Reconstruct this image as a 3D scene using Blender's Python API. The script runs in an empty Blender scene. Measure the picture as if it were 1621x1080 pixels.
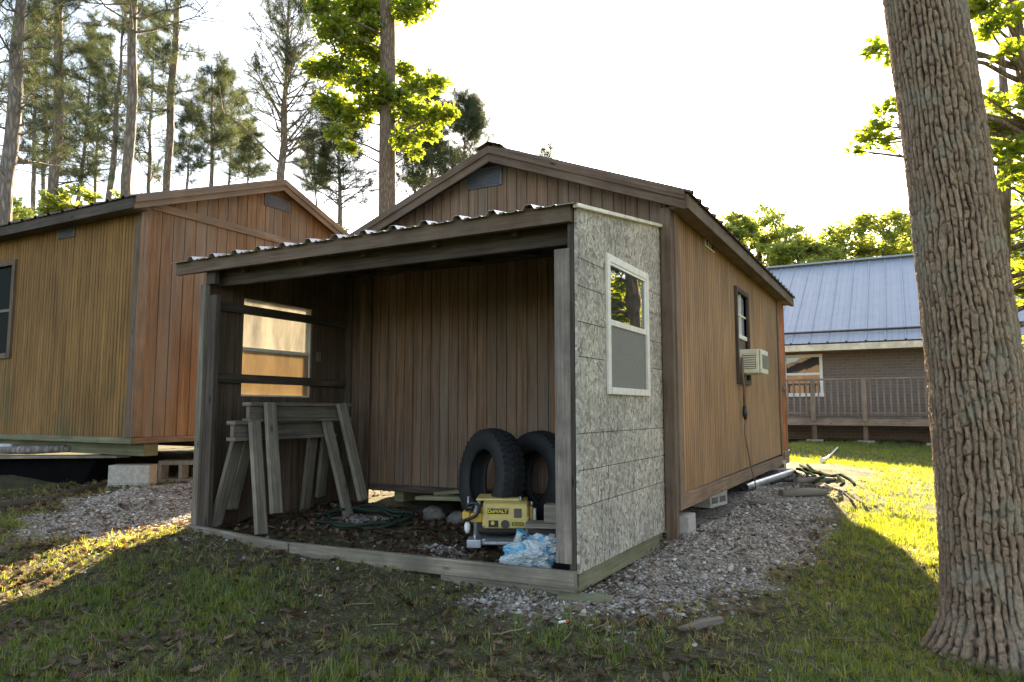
import bpy, math, random
import numpy as np
from mathutils import Vector, Matrix
random.seed(7); RNG = np.random.default_rng(7)
scene = bpy.context.scene
COL = scene.collection
R = math.radians

# ------------------------------------------------------------------ camera
CAM = Vector((0, 0, .9)); PITCH = R(5.4595); YAW = R(28.701); FPX = 1130.0
cd = bpy.data.cameras.new('camera'); cam = bpy.data.objects.new('camera', cd); COL.objects.link(cam)
cam.location = CAM; cam.rotation_euler = (R(90) + PITCH, 0, YAW)
cd.sensor_width = 36; cd.lens = 36 * FPX / 1621; cd.clip_end = 2000; cd.clip_start = .05
scene.camera = cam
_fh = Vector((-math.sin(YAW), math.cos(YAW), 0)); _R = Vector((math.cos(YAW), math.sin(YAW), 0))
_F = _fh * math.cos(PITCH) + Vector((0, 0, math.sin(PITCH))); _U = -_fh * math.sin(PITCH) + Vector((0, 0, math.cos(PITCH)))
def at(px, py, d):
    """world point for a photo pixel at depth d (used to survey the far trees)"""
    return CAM + (_F + _R * ((px - 810.5) / FPX) - _U * ((py - 540) / FPX)) * d

# ------------------------------------------------------------------ light
SUN = Vector((-.2586, .8718, .4161)).normalized()
EL = math.asin(SUN.z); AZ = math.atan2(SUN.x, SUN.y)
w = bpy.data.worlds.new('World'); scene.world = w; w.use_nodes = True
nt = w.node_tree; bg = nt.nodes['Background']
sky = nt.nodes.new('ShaderNodeTexSky'); sky.sky_type = 'NISHITA'; sky.sun_disc = False
sky.sun_elevation = EL; sky.sun_rotation = AZ; sky.dust_density = 1.6; sky.air_density = 1.0; sky.ozone_density = 1.0
hs = nt.nodes.new('ShaderNodeHueSaturation'); hs.inputs['Saturation'].default_value = .7
nt.links.new(sky.outputs[0], hs.inputs['Color']); nt.links.new(hs.outputs[0], bg.inputs[0])
bg.inputs[1].default_value = .055
sl = bpy.data.lights.new('sun', 'SUN'); sl.energy = 5.0; sl.angle = R(.5); sl.color = (1, .8, .5)
so = bpy.data.objects.new('sun', sl); COL.objects.link(so)
so.rotation_euler = SUN.to_track_quat('Z', 'Y').to_euler()
scene.view_settings.view_transform = 'Standard'; scene.view_settings.look = 'None'
scene.view_settings.exposure = 3.2; scene.view_settings.gamma = 1
scene.render.engine = 'CYCLES'
try:
    scene.cycles.use_denoising = True; scene.cycles.max_bounces = 8; scene.cycles.transparent_max_bounces = 16
    scene.cycles.sample_clamp_indirect = 6
except Exception: pass

# ------------------------------------------------------------------ materials
def new_mat(name):
    m = bpy.data.materials.new(name); m.use_nodes = True
    n = m.node_tree; return m, n, n.nodes['Principled BSDF']
def nd(n, t, **kw):
    x = n.nodes.new(t)
    for k, v in kw.items():
        if k in x.inputs: x.inputs[k].default_value = v
        else: setattr(x, k, v)
    return x
def ramp(n, fac, stops):
    r = n.nodes.new('ShaderNodeValToRGB'); cr = r.color_ramp
    while len(cr.elements) < len(stops): cr.elements.new(.5)
    for e, (p, c) in zip(cr.elements, stops):
        e.position = p; e.color = (*c, 1) if len(c) == 3 else c
    n.links.new(fac, r.inputs[0]); return r.outputs[0]
def mapped(n, coord, scale):
    m = nd(n, 'ShaderNodeMapping'); m.inputs['Scale'].default_value = scale; n.links.new(coord, m.inputs[0]); return m.outputs[0]
def noise(n, vec, scale, detail=4, rough=.55):
    x = nd(n, 'ShaderNodeTexNoise'); x.inputs['Scale'].default_value = scale; x.inputs['Detail'].default_value = detail; x.inputs['Roughness'].default_value = rough
    n.links.new(vec, x.inputs['Vector']); return x.outputs['Fac']
def mixc(n, fac, a, b, mode='MIX'):
    x = nd(n, 'ShaderNodeMix', data_type='RGBA', blend_type=mode)
    for s, i in ((fac, 0), (a, 6), (b, 7)):
        if isinstance(s, (int, float)): x.inputs[i].default_value = s
        elif isinstance(s, tuple): x.inputs[i].default_value = (*s, 1)
        else: n.links.new(s, x.inputs[i])
    return x.outputs[2]
def mathn(n, op, a, b=0.0, clamp=False):
    x = nd(n, 'ShaderNodeMath', operation=op, use_clamp=clamp)
    for s, i in ((a, 0), (b, 1)):
        if isinstance(s, (int, float)): x.inputs[i].default_value = s
        else: n.links.new(s, x.inputs[i])
    return x.outputs[0]
def bump(n, h, b, strength=.4, dist=.01):
    x = nd(n, 'ShaderNodeBump'); x.inputs['Strength'].default_value = strength; x.inputs['Distance'].default_value = dist
    n.links.new(h, x.inputs['Height']); n.links.new(x.outputs[0], b.inputs['Normal'])
def plain(name, col, rough=.6, metal=0, var=.25, scale=6, spec=None):
    m, n, b = new_mat(name); tc = nd(n, 'ShaderNodeTexCoord')
    f = noise(n, tc.outputs['Object'], scale, 5)
    d = tuple(c * (1 - var) for c in col); u = tuple(min(1, c * (1 + var)) for c in col)
    n.links.new(ramp(n, f, [(.3, d), (.7, u)]), b.inputs['Base Color'])
    b.inputs['Roughness'].default_value = rough; b.inputs['Metallic'].default_value = metal
    if spec is not None: b.inputs['Specular IOR Level'].default_value = spec
    f2 = noise(n, tc.outputs['Object'], scale * 9, 3); bump(n, f2, b, .15, .003)
    return m
def wood(name, dark, light, rough=.8, stain=None, knots=True):
    """board with grain along UV u (metres)"""
    m, n, b = new_mat(name); tc = nd(n, 'ShaderNodeTexCoord'); uv = tc.outputs['UV']
    wob = noise(n, mapped(n, uv, (1.2, 6, 1)), 1.5, 2)
    g1 = noise(n, mapped(n, uv, (2.2, 46, 1)), 1, 6, .62)
    g2 = noise(n, mapped(n, uv, (6, 240, 1)), 1, 3, .6)
    f = mathn(n, 'ADD', mathn(n, 'MULTIPLY', g1, .65), mathn(n, 'MULTIPLY', g2, .35))
    c = ramp(n, f, [(.34, dark), (.5, tuple((a + b_) / 2 for a, b_ in zip(dark, light))), (.64, light)])
    big = noise(n, tc.outputs['Object'], 2.3, 4)
    c = mixc(n, 1.0, c, ramp(n, big, [(.3, (.68, .68, .68)), (.7, (1.2, 1.2, 1.2))]), 'MULTIPLY')
    if knots:
        v = nd(n, 'ShaderNodeTexVoronoi'); v.inputs['Scale'].default_value = 1; n.links.new(mapped(n, uv, (3.2, 9, 1)), v.inputs['Vector'])
        c = mixc(n, ramp(n, v.outputs['Distance'], [(.05, (1, 1, 1)), (.13, (0, 0, 0))]), c, tuple(d * .45 for d in dark))
    if stain:
        s = noise(n, tc.outputs['Object'], 3.1, 5, .65)
        c = mixc(n, ramp(n, s, [(.46, (0, 0, 0)), (.66, (.8, .8, .8))]), c, stain)
    n.links.new(c, b.inputs['Base Color']); b.inputs['Roughness'].default_value = rough; b.inputs['Specular IOR Level'].default_value = .25
    bump(n, f, b, .5, .004); return m
def siding_mat(name, dark, light, algae=None, alg=(.5, .7), grey=.0, zfade=None):
    """grooved panel siding: grain runs along object Z; weathering blotches"""
    m, n, b = new_mat(name); tc = nd(n, 'ShaderNodeTexCoord'); ob = tc.outputs['Object']
    g1 = noise(n, mapped(n, ob, (34, 34, 1.1)), 1, 6, .65)
    g2 = noise(n, mapped(n, ob, (150, 150, 4)), 1, 3)
    f = mathn(n, 'ADD', mathn(n, 'MULTIPLY', g1, .6), mathn(n, 'MULTIPLY', g2, .4))
    c = ramp(n, f, [(.36, dark), (.62, light)])
    bl = noise(n, mapped(n, ob, (1.7, 1.7, .8)), 1, 5, .6)
    c = mixc(n, 1.0, c, ramp(n, bl, [(.3, (.66, .64, .62)), (.7, (1.22, 1.2, 1.15))]), 'MULTIPLY')
    pl = noise(n, mapped(n, ob, (9.7, 9.7, .05)), 1, 1)
    c = mixc(n, 1.0, c, ramp(n, pl, [(.3, (.88, .88, .88)), (.7, (1.1, 1.1, 1.1))]), 'MULTIPLY')
    if grey:
        s = noise(n, mapped(n, ob, (5, 5, .6)), 1, 5, .6)
        c = mixc(n, mathn(n, 'MULTIPLY', ramp(n, s, [(.42, (0, 0, 0)), (.7, (1, 1, 1))]), grey), c, (.19, .17, .14))
    if algae:
        sep = nd(n, 'ShaderNodeSeparateXYZ'); n.links.new(ob, sep.inputs[0])
        s = noise(n, mapped(n, ob, (2.6, 2.6, 1.1)), 1, 5, .65)
        z = mathn(n, 'MULTIPLY', sep.outputs['Z'], zfade or .25)
        a = mathn(n, 'SUBTRACT', s, z)
        c = mixc(n, mathn(n, 'MULTIPLY', ramp(n, a, [(alg[0], (0, 0, 0)), (alg[1], (1, 1, 1))]), .8), c, mixc(n, 1.0, algae, ramp(n, f, [(.3, (.6, .6, .6)), (.7, (1.4, 1.4, 1.4))]), 'MULTIPLY'))
    n.links.new(c, b.inputs['Base Color']); b.inputs['Roughness'].default_value = .82; b.inputs['Specular IOR Level'].default_value = .25
    bump(n, f, b, .55, .004); return m

M = {}
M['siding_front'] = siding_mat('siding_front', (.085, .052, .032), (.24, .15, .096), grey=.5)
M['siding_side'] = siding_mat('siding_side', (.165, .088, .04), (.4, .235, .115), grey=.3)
M['siding_eave'] = siding_mat('siding_eave', (.11, .058, .018), (.3, .165, .055), algae=(.085, .08, .034), alg=(.3, .52), zfade=.2)
M['siding_gable'] = siding_mat('siding_gable', (.1, .054, .026), (.265, .15, .075), grey=.55)
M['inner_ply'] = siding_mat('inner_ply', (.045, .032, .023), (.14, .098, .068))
M['grey_wood'] = wood('grey_wood', (.08, .066, .05), (.225, .195, .15))
M['pale_wood'] = wood('pale_wood', (.115, .096, .07), (.3, .262, .2), stain=(.11, .1, .075))
M['dark_wood'] = wood('dark_wood', (.03, .023, .017), (.1, .078, .06))
M['brown_wood'] = wood('brown_wood', (.062, .04, .026), (.18, .122, .082), stain=(.14, .108, .08))
M['trim_wood'] = wood('trim_wood', (.115, .07, .04), (.27, .175, .11), stain=(.13, .105, .08))
M['orange_wood'] = wood('orange_wood', (.2, .07, .022), (.42, .17, .06))
M['treated_wood'] = wood('treated_wood', (.1, .1, .055), (.23, .22, .13))
M['red_wood'] = wood('red_wood', (.13, .065, .04), (.28, .15, .09))
M['post_wood'] = wood('post_wood', (.11, .09, .072), (.3, .25, .205), stain=(.1, .09, .08))

def osb_mat():
    m, n, b = new_mat('weathered_osb'); tc = nd(n, 'ShaderNodeTexCoord'); ob = tc.outputs['Object']
    cols = []
    hsum = None
    for k, (rot, sc) in enumerate((((0.5, 0, 0), (1, 22, 62)), ((-.9, 0, 0), (1, 26, 70)), ((1.7, 0, 0), (1, 19, 55)))):
        mp = nd(n, 'ShaderNodeMapping'); mp.inputs['Rotation'].default_value = rot; n.links.new(ob, mp.inputs[0])
        v = nd(n, 'ShaderNodeTexVoronoi'); v.inputs['Scale'].default_value = 1
        n.links.new(mapped(n, mp.outputs[0], sc), v.inputs['Vector'])
        s = nd(n, 'ShaderNodeSeparateXYZ'); n.links.new(v.outputs['Color'], s.inputs[0]); cols.append(s.outputs['X'])
    sel = nd(n, 'ShaderNodeTexVoronoi'); sel.inputs['Scale'].default_value = 30; n.links.new(ob, sel.inputs['Vector'])
    ss = nd(n, 'ShaderNodeSeparateXYZ'); n.links.new(sel.outputs['Color'], ss.inputs[0])
    a = mixc(n, mathn(n, 'GREATER_THAN', ss.outputs['X'], .45), cols[0], cols[1]); a = mixc(n, mathn(n, 'GREATER_THAN', ss.outputs['Y'], .6), a, cols[2])
    c = ramp(n, a, [(0, (.19, .166, .13)), (.3, (.33, .298, .24)), (.65, (.42, .385, .315)), (1, (.56, .52, .44))])
    fine = noise(n, ob, 90, 4); c = mixc(n, 1.0, c, ramp(n, fine, [(.3, (.75, .75, .75)), (.7, (1.2, 1.2, 1.2))]), 'MULTIPLY')
    big = noise(n, ob, 2.6, 5, .6); c = mixc(n, 1.0, c, ramp(n, big, [(.3, (.74, .74, .75)), (.7, (1.14, 1.12, 1.08))]), 'MULTIPLY')
    n.links.new(c, b.inputs['Base Color']); b.inputs['Roughness'].default_value = .85; b.inputs['Specular IOR Level'].default_value = .2
    bump(n, a, b, .35, .003); return m
M['osb'] = osb_mat()
M['chalk_line'] = plain('seam_line', (.05, .045, .04), .9)
M['galv'] = plain('galvanised_sheet', (.42, .42, .41), .38, .75, .18, 9)
M['brown_metal'] = plain('brown_metal', (.11, .085, .065), .5, .2)
M['drip'] = plain('drip_edge', (.6, .55, .42), .45, .1)
M['house_roof'] = plain('house_roof_metal', (.29, .32, .365), .5, .15, .06, 3)
M['fascia_cream'] = plain('cream_fascia', (.66, .58, .42), .6)
M['vinyl'] = plain('aged_vinyl', (.66, .62, .52), .5, 0, .12, 20)
M['rail_wood'] = wood('rail_wood', (.16, .12, .09), (.34, .27, .21))
M['white_vinyl'] = plain('white_vinyl', (.78, .77, .72), .5, 0, .06)
M['vent_metal'] = plain('vent_metal', (.11, .115, .135), .6, .2)
M['black_plastic'] = plain('black_plastic', (.016, .017, .017), .45)
M['dark_metal'] = plain('dark_metal', (.06, .06, .06), .5, .5)
M['cast_alu'] = plain('cast_aluminium', (.45, .46, .46), .42, .6, .2, 25)
M['yellow_paint'] = plain('yellow_enamel', (.58, .37, .05), .42, 0, .14, 24)
M['cream_paint'] = plain('worn_cream_yellow', (.6, .47, .15), .45, 0, .16, 20)
M['label_yellow'] = plain('label_yellow', (.8, .6, .02), .5, 0, .03)
M['rubber'] = plain('tyre_rubber', (.012, .013, .013), .75, 0, .3, 14)
M['concrete'] = plain('concrete_block', (.36, .33, .285), .92, 0, .2, 30)
M['dark_stone'] = plain('field_stone', (.12, .11, .09), .95, 0, .25, 20)
M['white_block'] = plain('pale_block', (.55, .56, .57), .9, 0, .15, 30)
M['ac_body'] = plain('ac_cream', (.6, .57, .42), .5, 0, .12, 12)
M['ac_grille'] = plain('ac_grille', (.2, .18, .13), .6, .1)
M['cord_brown'] = plain('cord', (.16, .09, .055), .6)
M['hose_green'] = plain('hose_dark_green', (.03, .042, .03), 1, 0, .25, 6, 0)
M['hose_white'] = plain('hose_white', (.7, .7, .66), .5)
M['pipe'] = plain('pipe_metal', (.5, .5, .5), .35, .7)
M['red_plastic'] = plain('red_plastic', (.6, .05, .04), .5)
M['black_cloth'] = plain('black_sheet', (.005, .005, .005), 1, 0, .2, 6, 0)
M['inside_dark'] = plain('dark_interior', (.03, .025, .02), .9)
M['pipe_green'] = plain('deck_dark', (.05, .04, .035), .8)

def glass_mat(name, tint=(.02, .025, .025), refl=.9, ior=1.9):
    m, n, b = new_mat(name)
    b.inputs['Base Color'].default_value = (*tint, 1); b.inputs['Roughness'].default_value = .015
    b.inputs['Specular IOR Level'].default_value = refl; b.inputs['IOR'].default_value = ior
    tc = nd(n, 'ShaderNodeTexCoord'); bump(n, noise(n, tc.outputs['Object'], 3, 2), b, .06, .02); return m
M['glass'] = glass_mat('window_glass', ior=2.3)
M['glass_dim'] = glass_mat('dark_window_glass', (.01, .014, .012), .05, 1.15)
M['glass_painted_refl'] = glass_mat('window_glass_painted_refl', (.3, .33, .38), .5, 1.5)  # pale blue-grey base colour paints in the reflected sky and metal roof
M['glass_far'] = glass_mat('window_glass_dark', (.05, .05, .05), .8, 1.7)
def film(name, col, transl, transp, dk=.7):
    m, n, b = new_mat(name); out = n.nodes['Material Output']
    tc = nd(n, 'ShaderNodeTexCoord'); f = noise(n, mapped(n, tc.outputs['Object'], (5, 9, 2.2)), 1, 5, .7)
    c = ramp(n, f, [(.3, tuple(x * dk for x in col)), (.62, col)])
    d = nd(n, 'ShaderNodeBsdfDiffuse'); t = nd(n, 'ShaderNodeBsdfTranslucent'); tr = nd(n, 'ShaderNodeBsdfTransparent')
    n.links.new(c, d.inputs[0]); n.links.new(c, t.inputs[0])
    m1 = nd(n, 'ShaderNodeMixShader'); m1.inputs[0].default_value = transl; n.links.new(d.outputs[0], m1.inputs[1]); n.links.new(t.outputs[0], m1.inputs[2])
    m2 = nd(n, 'ShaderNodeMixShader'); m2.inputs[0].default_value = transp; n.links.new(m1.outputs[0], m2.inputs[1]); n.links.new(tr.outputs[0], m2.inputs[2])
    n.links.new(m2.outputs[0], out.inputs[0]); return m
M['film_white'] = film('dusty_white_film', (.8, .76, .68), .6, .0)
M['film_tan'] = film('dirty_tan_film', (.5, .385, .235), .6, .1)
M['screen'] = plain('insect_screen', (.17, .16, .135), .8, 0, .1, 60)

def brick_mat():
    m, n, b = new_mat('dark_brick'); tc = nd(n, 'ShaderNodeTexCoord')
    mp = nd(n, 'ShaderNodeMapping'); mp.inputs['Rotation'].default_value = (R(90), 0, 0); n.links.new(tc.outputs['Object'], mp.inputs[0])
    br = nd(n, 'ShaderNodeTexBrick'); br.inputs['Scale'].default_value = 1
    br.inputs['Color1'].default_value = (.15, .118, .098, 1); br.inputs['Color2'].default_value = (.18, .14, .115, 1); br.inputs['Mortar'].default_value = (.2, .18, .16, 1)
    br.inputs['Brick Width'].default_value = .22; br.inputs['Row Height'].default_value = .075; br.inputs['Mortar Size'].default_value = .008
    n.links.new(mp.outputs[0], br.inputs['Vector'])
    n.links.new(br.outputs['Color'], b.inputs['Base Color']); b.inputs['Roughness'].default_value = .9
    bump(n, br.outputs['Fac'], b, -.3, .004); return m
M['brick'] = brick_mat()
def attr_col(n, name='rnd'):
    a = nd(n, 'ShaderNodeAttribute'); a.attribute_name = name; return a.outputs['Fac']
def leaf_mat(name, stops, tstops, transl=.5, gloss=.06):
    m, n, b = new_mat(name); out = n.nodes['Material Output']; f = attr_col(n)
    d = nd(n, 'ShaderNodeBsdfDiffuse'); t = nd(n, 'ShaderNodeBsdfTranslucent'); g = nd(n, 'ShaderNodeBsdfGlossy'); g.inputs['Roughness'].default_value = .45
    n.links.new(ramp(n, f, stops), d.inputs[0]); n.links.new(ramp(n, f, tstops), t.inputs[0])
    m1 = nd(n, 'ShaderNodeMixShader'); m1.inputs[0].default_value = transl; n.links.new(d.outputs[0], m1.inputs[1]); n.links.new(t.outputs[0], m1.inputs[2])
    m2 = nd(n, 'ShaderNodeMixShader'); m2.inputs[0].default_value = gloss; n.links.new(m1.outputs[0], m2.inputs[1]); n.links.new(g.outputs[0], m2.inputs[2])
    n.links.new(m2.outputs[0], out.inputs[0]); return m
M['leaf'] = leaf_mat('broad_leaf', [(0, (.03, .07, .012)), (1, (.085, .13, .03))], [(0, (.2, .32, .015)), (1, (.55, .56, .03))], .6)
M['leaf_far'] = leaf_mat('far_leaf', [(0, (.045, .085, .025)), (1, (.12, .16, .055))], [(0, (.24, .34, .05)), (1, (.7, .68, .14))], .7)
M['needle'] = leaf_mat('pine_needle', [(0, (.028, .05, .027)), (1, (.085, .105, .05))], [(0, (.05, .08, .03)), (1, (.18, .19, .07))], .3, .02)
M['grass'] = leaf_mat('grass_blade', [(0, (.04, .07, .014)), (.7, (.09, .135, .03)), (1, (.24, .2, .09))], [(0, (.15, .22, .01)), (.7, (.42, .43, .02)), (1, (.56, .42, .09))], .5, .05)
M['litter'] = leaf_mat('dead_leaf', [(0, (.04, .024, .014)), (.6, (.13, .08, .045)), (1, (.3, .22, .14))], [(0, (.06, .03, .01)), (1, (.3, .16, .06))], .25, .04)
def stone_mat():
    m, n, b = new_mat('gravel_stone'); f = attr_col(n); tc = nd(n, 'ShaderNodeTexCoord')
    c = ramp(n, f, [(0, (.1, .08, .06)), (.35, (.24, .205, .165)), (.75, (.38, .345, .295)), (1, (.62, .59, .54))])
    c = mixc(n, 1.0, c, ramp(n, noise(n, tc.outputs['Object'], 60, 3), [(.3, (.7, .7, .7)), (.7, (1.15, 1.15, 1.15))]), 'MULTIPLY')
    n.links.new(c, b.inputs['Base Color']); b.inputs['Roughness'].default_value = .85; return m
M['stone'] = stone_mat()
def bark_mat(name, crev, ridge, lichen, gscale=(16, 16, 3)):
    m, n, b = new_mat(name); f = attr_col(n, 'ridge'); tc = nd(n, 'ShaderNodeTexCoord'); ob = tc.outputs['Object']
    fine = noise(n, mapped(n, ob, (90, 90, 45)), 1, 6, .7)
    c = ramp(n, f, [(0, crev), (.45, tuple((a + b_) / 2 for a, b_ in zip(crev, ridge))), (1, ridge)])
    c = mixc(n, 1.0, c, ramp(n, fine, [(.3, (.5, .5, .5)), (.7, (1.4, 1.38, 1.35))]), 'MULTIPLY')
    l = noise(n, ob, 5, 5, .65); c = mixc(n, mathn(n, 'MULTIPLY', ramp(n, l, [(.5, (0, 0, 0)), (.66, (1, 1, 1))]), .5), c, lichen)
    n.links.new(c, b.inputs['Base Color']); b.inputs['Roughness'].default_value = .9; b.inputs['Specular IOR Level'].default_value = .2
    bump(n, fine, b, .9, .008); return m
M['oak_bark'] = bark_mat('oak_bark', (.024, .016, .011), (.36, .255, .175), (.25, .245, .19))
def bark2(name, dark, light, sc=(14, 14, 3)):
    m, n, b = new_mat(name); tc = nd(n, 'ShaderNodeTexCoord'); ob = tc.outputs['Object']
    v = nd(n, 'ShaderNodeTexVoronoi'); v.feature = 'DISTANCE_TO_EDGE'; v.inputs['Scale'].default_value = 1; n.links.new(mapped(n, ob, sc), v.inputs['Vector'])
    f = noise(n, mapped(n, ob, (sc[0] * 2, sc[1] * 2, sc[2] * 2)), 1, 5, .6)
    h = mathn(n, 'ADD', mathn(n, 'MULTIPLY', v.outputs['Distance'], 1.2), mathn(n, 'MULTIPLY', f, .5))
    n.links.new(ramp(n, h, [(.15, dark), (.75, light)]), b.inputs['Base Color']); b.inputs['Roughness'].default_value = .9; b.inputs['Specular IOR Level'].default_value = .2
    bump(n, h, b, .8, .02); return m
M['pine_bark'] = bark2('pine_bark', (.09, .075, .065), (.32, .27, .235))
M['tree_bark'] = bark2('broadleaf_bark', (.075, .055, .04), (.26, .2, .15), (20, 20, 4))
def ground_mat():
    m, n, b = new_mat('yard_ground'); tc = nd(n, 'ShaderNodeTexCoord'); ob = tc.outputs['Object']
    a = attr_col(n, 'gravel'); g = attr_col(n, 'lush')
    n1 = noise(n, ob, 9, 6, .65); n2 = noise(n, ob, 70, 4, .6); n3 = noise(n, ob, 1.7, 4)
    soil = ramp(n, n2, [(.3, (.026, .024, .012)), (.55, (.075, .068, .037)), (.75, (.17, .155, .1))])
    soil = mixc(n, 1.0, soil, ramp(n, n1, [(.3, (.6, .6, .6)), (.7, (1.35, 1.3, 1.2))]), 'MULTIPLY')
    turf = ramp(n, n2, [(.3, (.03, .042, .012)), (.6, (.075, .1, .026)), (.8, (.16, .17, .06))])
    base = mixc(n, g, soil, turf)
    v = nd(n, 'ShaderNodeTexVoronoi'); v.inputs['Scale'].default_value = 60; n.links.new(ob, v.inputs['Vector'])
    sp = nd(n, 'ShaderNodeSeparateXYZ'); n.links.new(v.outputs['Color'], sp.inputs[0])
    gr = ramp(n, sp.outputs['X'], [(0, (.05, .04, .03)), (.5, (.16, .135, .105)), (1, (.33, .295, .25))])
    base = mixc(n, a, base, gr)
    n.links.new(base, b.inputs['Base Color']); b.inputs['Roughness'].default_value = .95; b.inputs['Specular IOR Level'].default_value = .15
    bump(n, n2, b, .7, .02); return m
M['ground'] = ground_mat()
def bag_mat():
    m, n, b = new_mat('printed_plastic_bag'); tc = nd(n, 'ShaderNodeTexCoord'); ob = tc.outputs['Object']
    s = noise(n, mapped(n, ob, (4, 3, 7)), 1, 2)
    r = nd(n, 'ShaderNodeValToRGB'); cr = r.color_ramp; cr.interpolation = 'CONSTANT'
    for k in range(3): cr.elements.new(.5)
    for e, (p, c) in zip(cr.elements, [(0, (.07, .27, .42)), (.4, (.14, .36, .5)), (.46, (.42, .47, .48)), (.6, (.26, .31, .31)), (.68, (.06, .15, .13))]): e.position = p; e.color = (*c, 1)
    n.links.new(s, r.inputs[0]); n.links.new(r.outputs[0], b.inputs['Base Color']); b.inputs['Roughness'].default_value = .3
    bump(n, noise(n, ob, 28, 4), b, .5, .01); return m
M['bag'] = bag_mat()
GC=np.array([(-1.48,3.4,-.02),(-3,3.4,0),(-4.45,3.4,.06),(-1.45,5.2,.03),(-3,4.8,.04),(-4.4,4.9,.08),(-1.45,8,.1),(-1.45,10.4,.14),(-3,8,.15),(-5.2,5,.18),(-5.9,4,.2),(-8,3.7,.24),(-8,6,.35),(-6,2.6,.12),(0.15,4.1,-.28),(-.6,4.3,-.14),(-.3,6,-.08),(.5,7,-.16),(1.5,9,-.12),(2,12,-.05),(.5,10.5,.04),(4,19,.08),(-2,19,.14),(-2,2.5,-.12),(-3.5,2.2,-.1),(-5,1.5,0),(-1,2.6,-.17),(0,2.6,-.28),(0,0,-.4),(-3,0,-.35),(3,3,-.4),(10,20,0),(-10,15,.6),(-3,14,.2),(-10,0,.2),(0,40,.3),(-20,40,1.),(30,30,0),(-30,10,.8),(20,0,-.4),(0,-20,-.4)],float)
def ground_z(x,y):
    x=np.asarray(x,float); y=np.asarray(y,float); sh=x.shape
    x=x.ravel(); y=y.ravel(); num=np.zeros_like(x); den=np.zeros_like(x)
    for a,b,c in GC:
        w=1/((x-a)**2+(y-b)**2+.12)**1.6
        num+=w*c; den+=w
    return (num/den).reshape(sh)
def gz(x, y): return float(ground_z([x], [y])[0])

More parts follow.
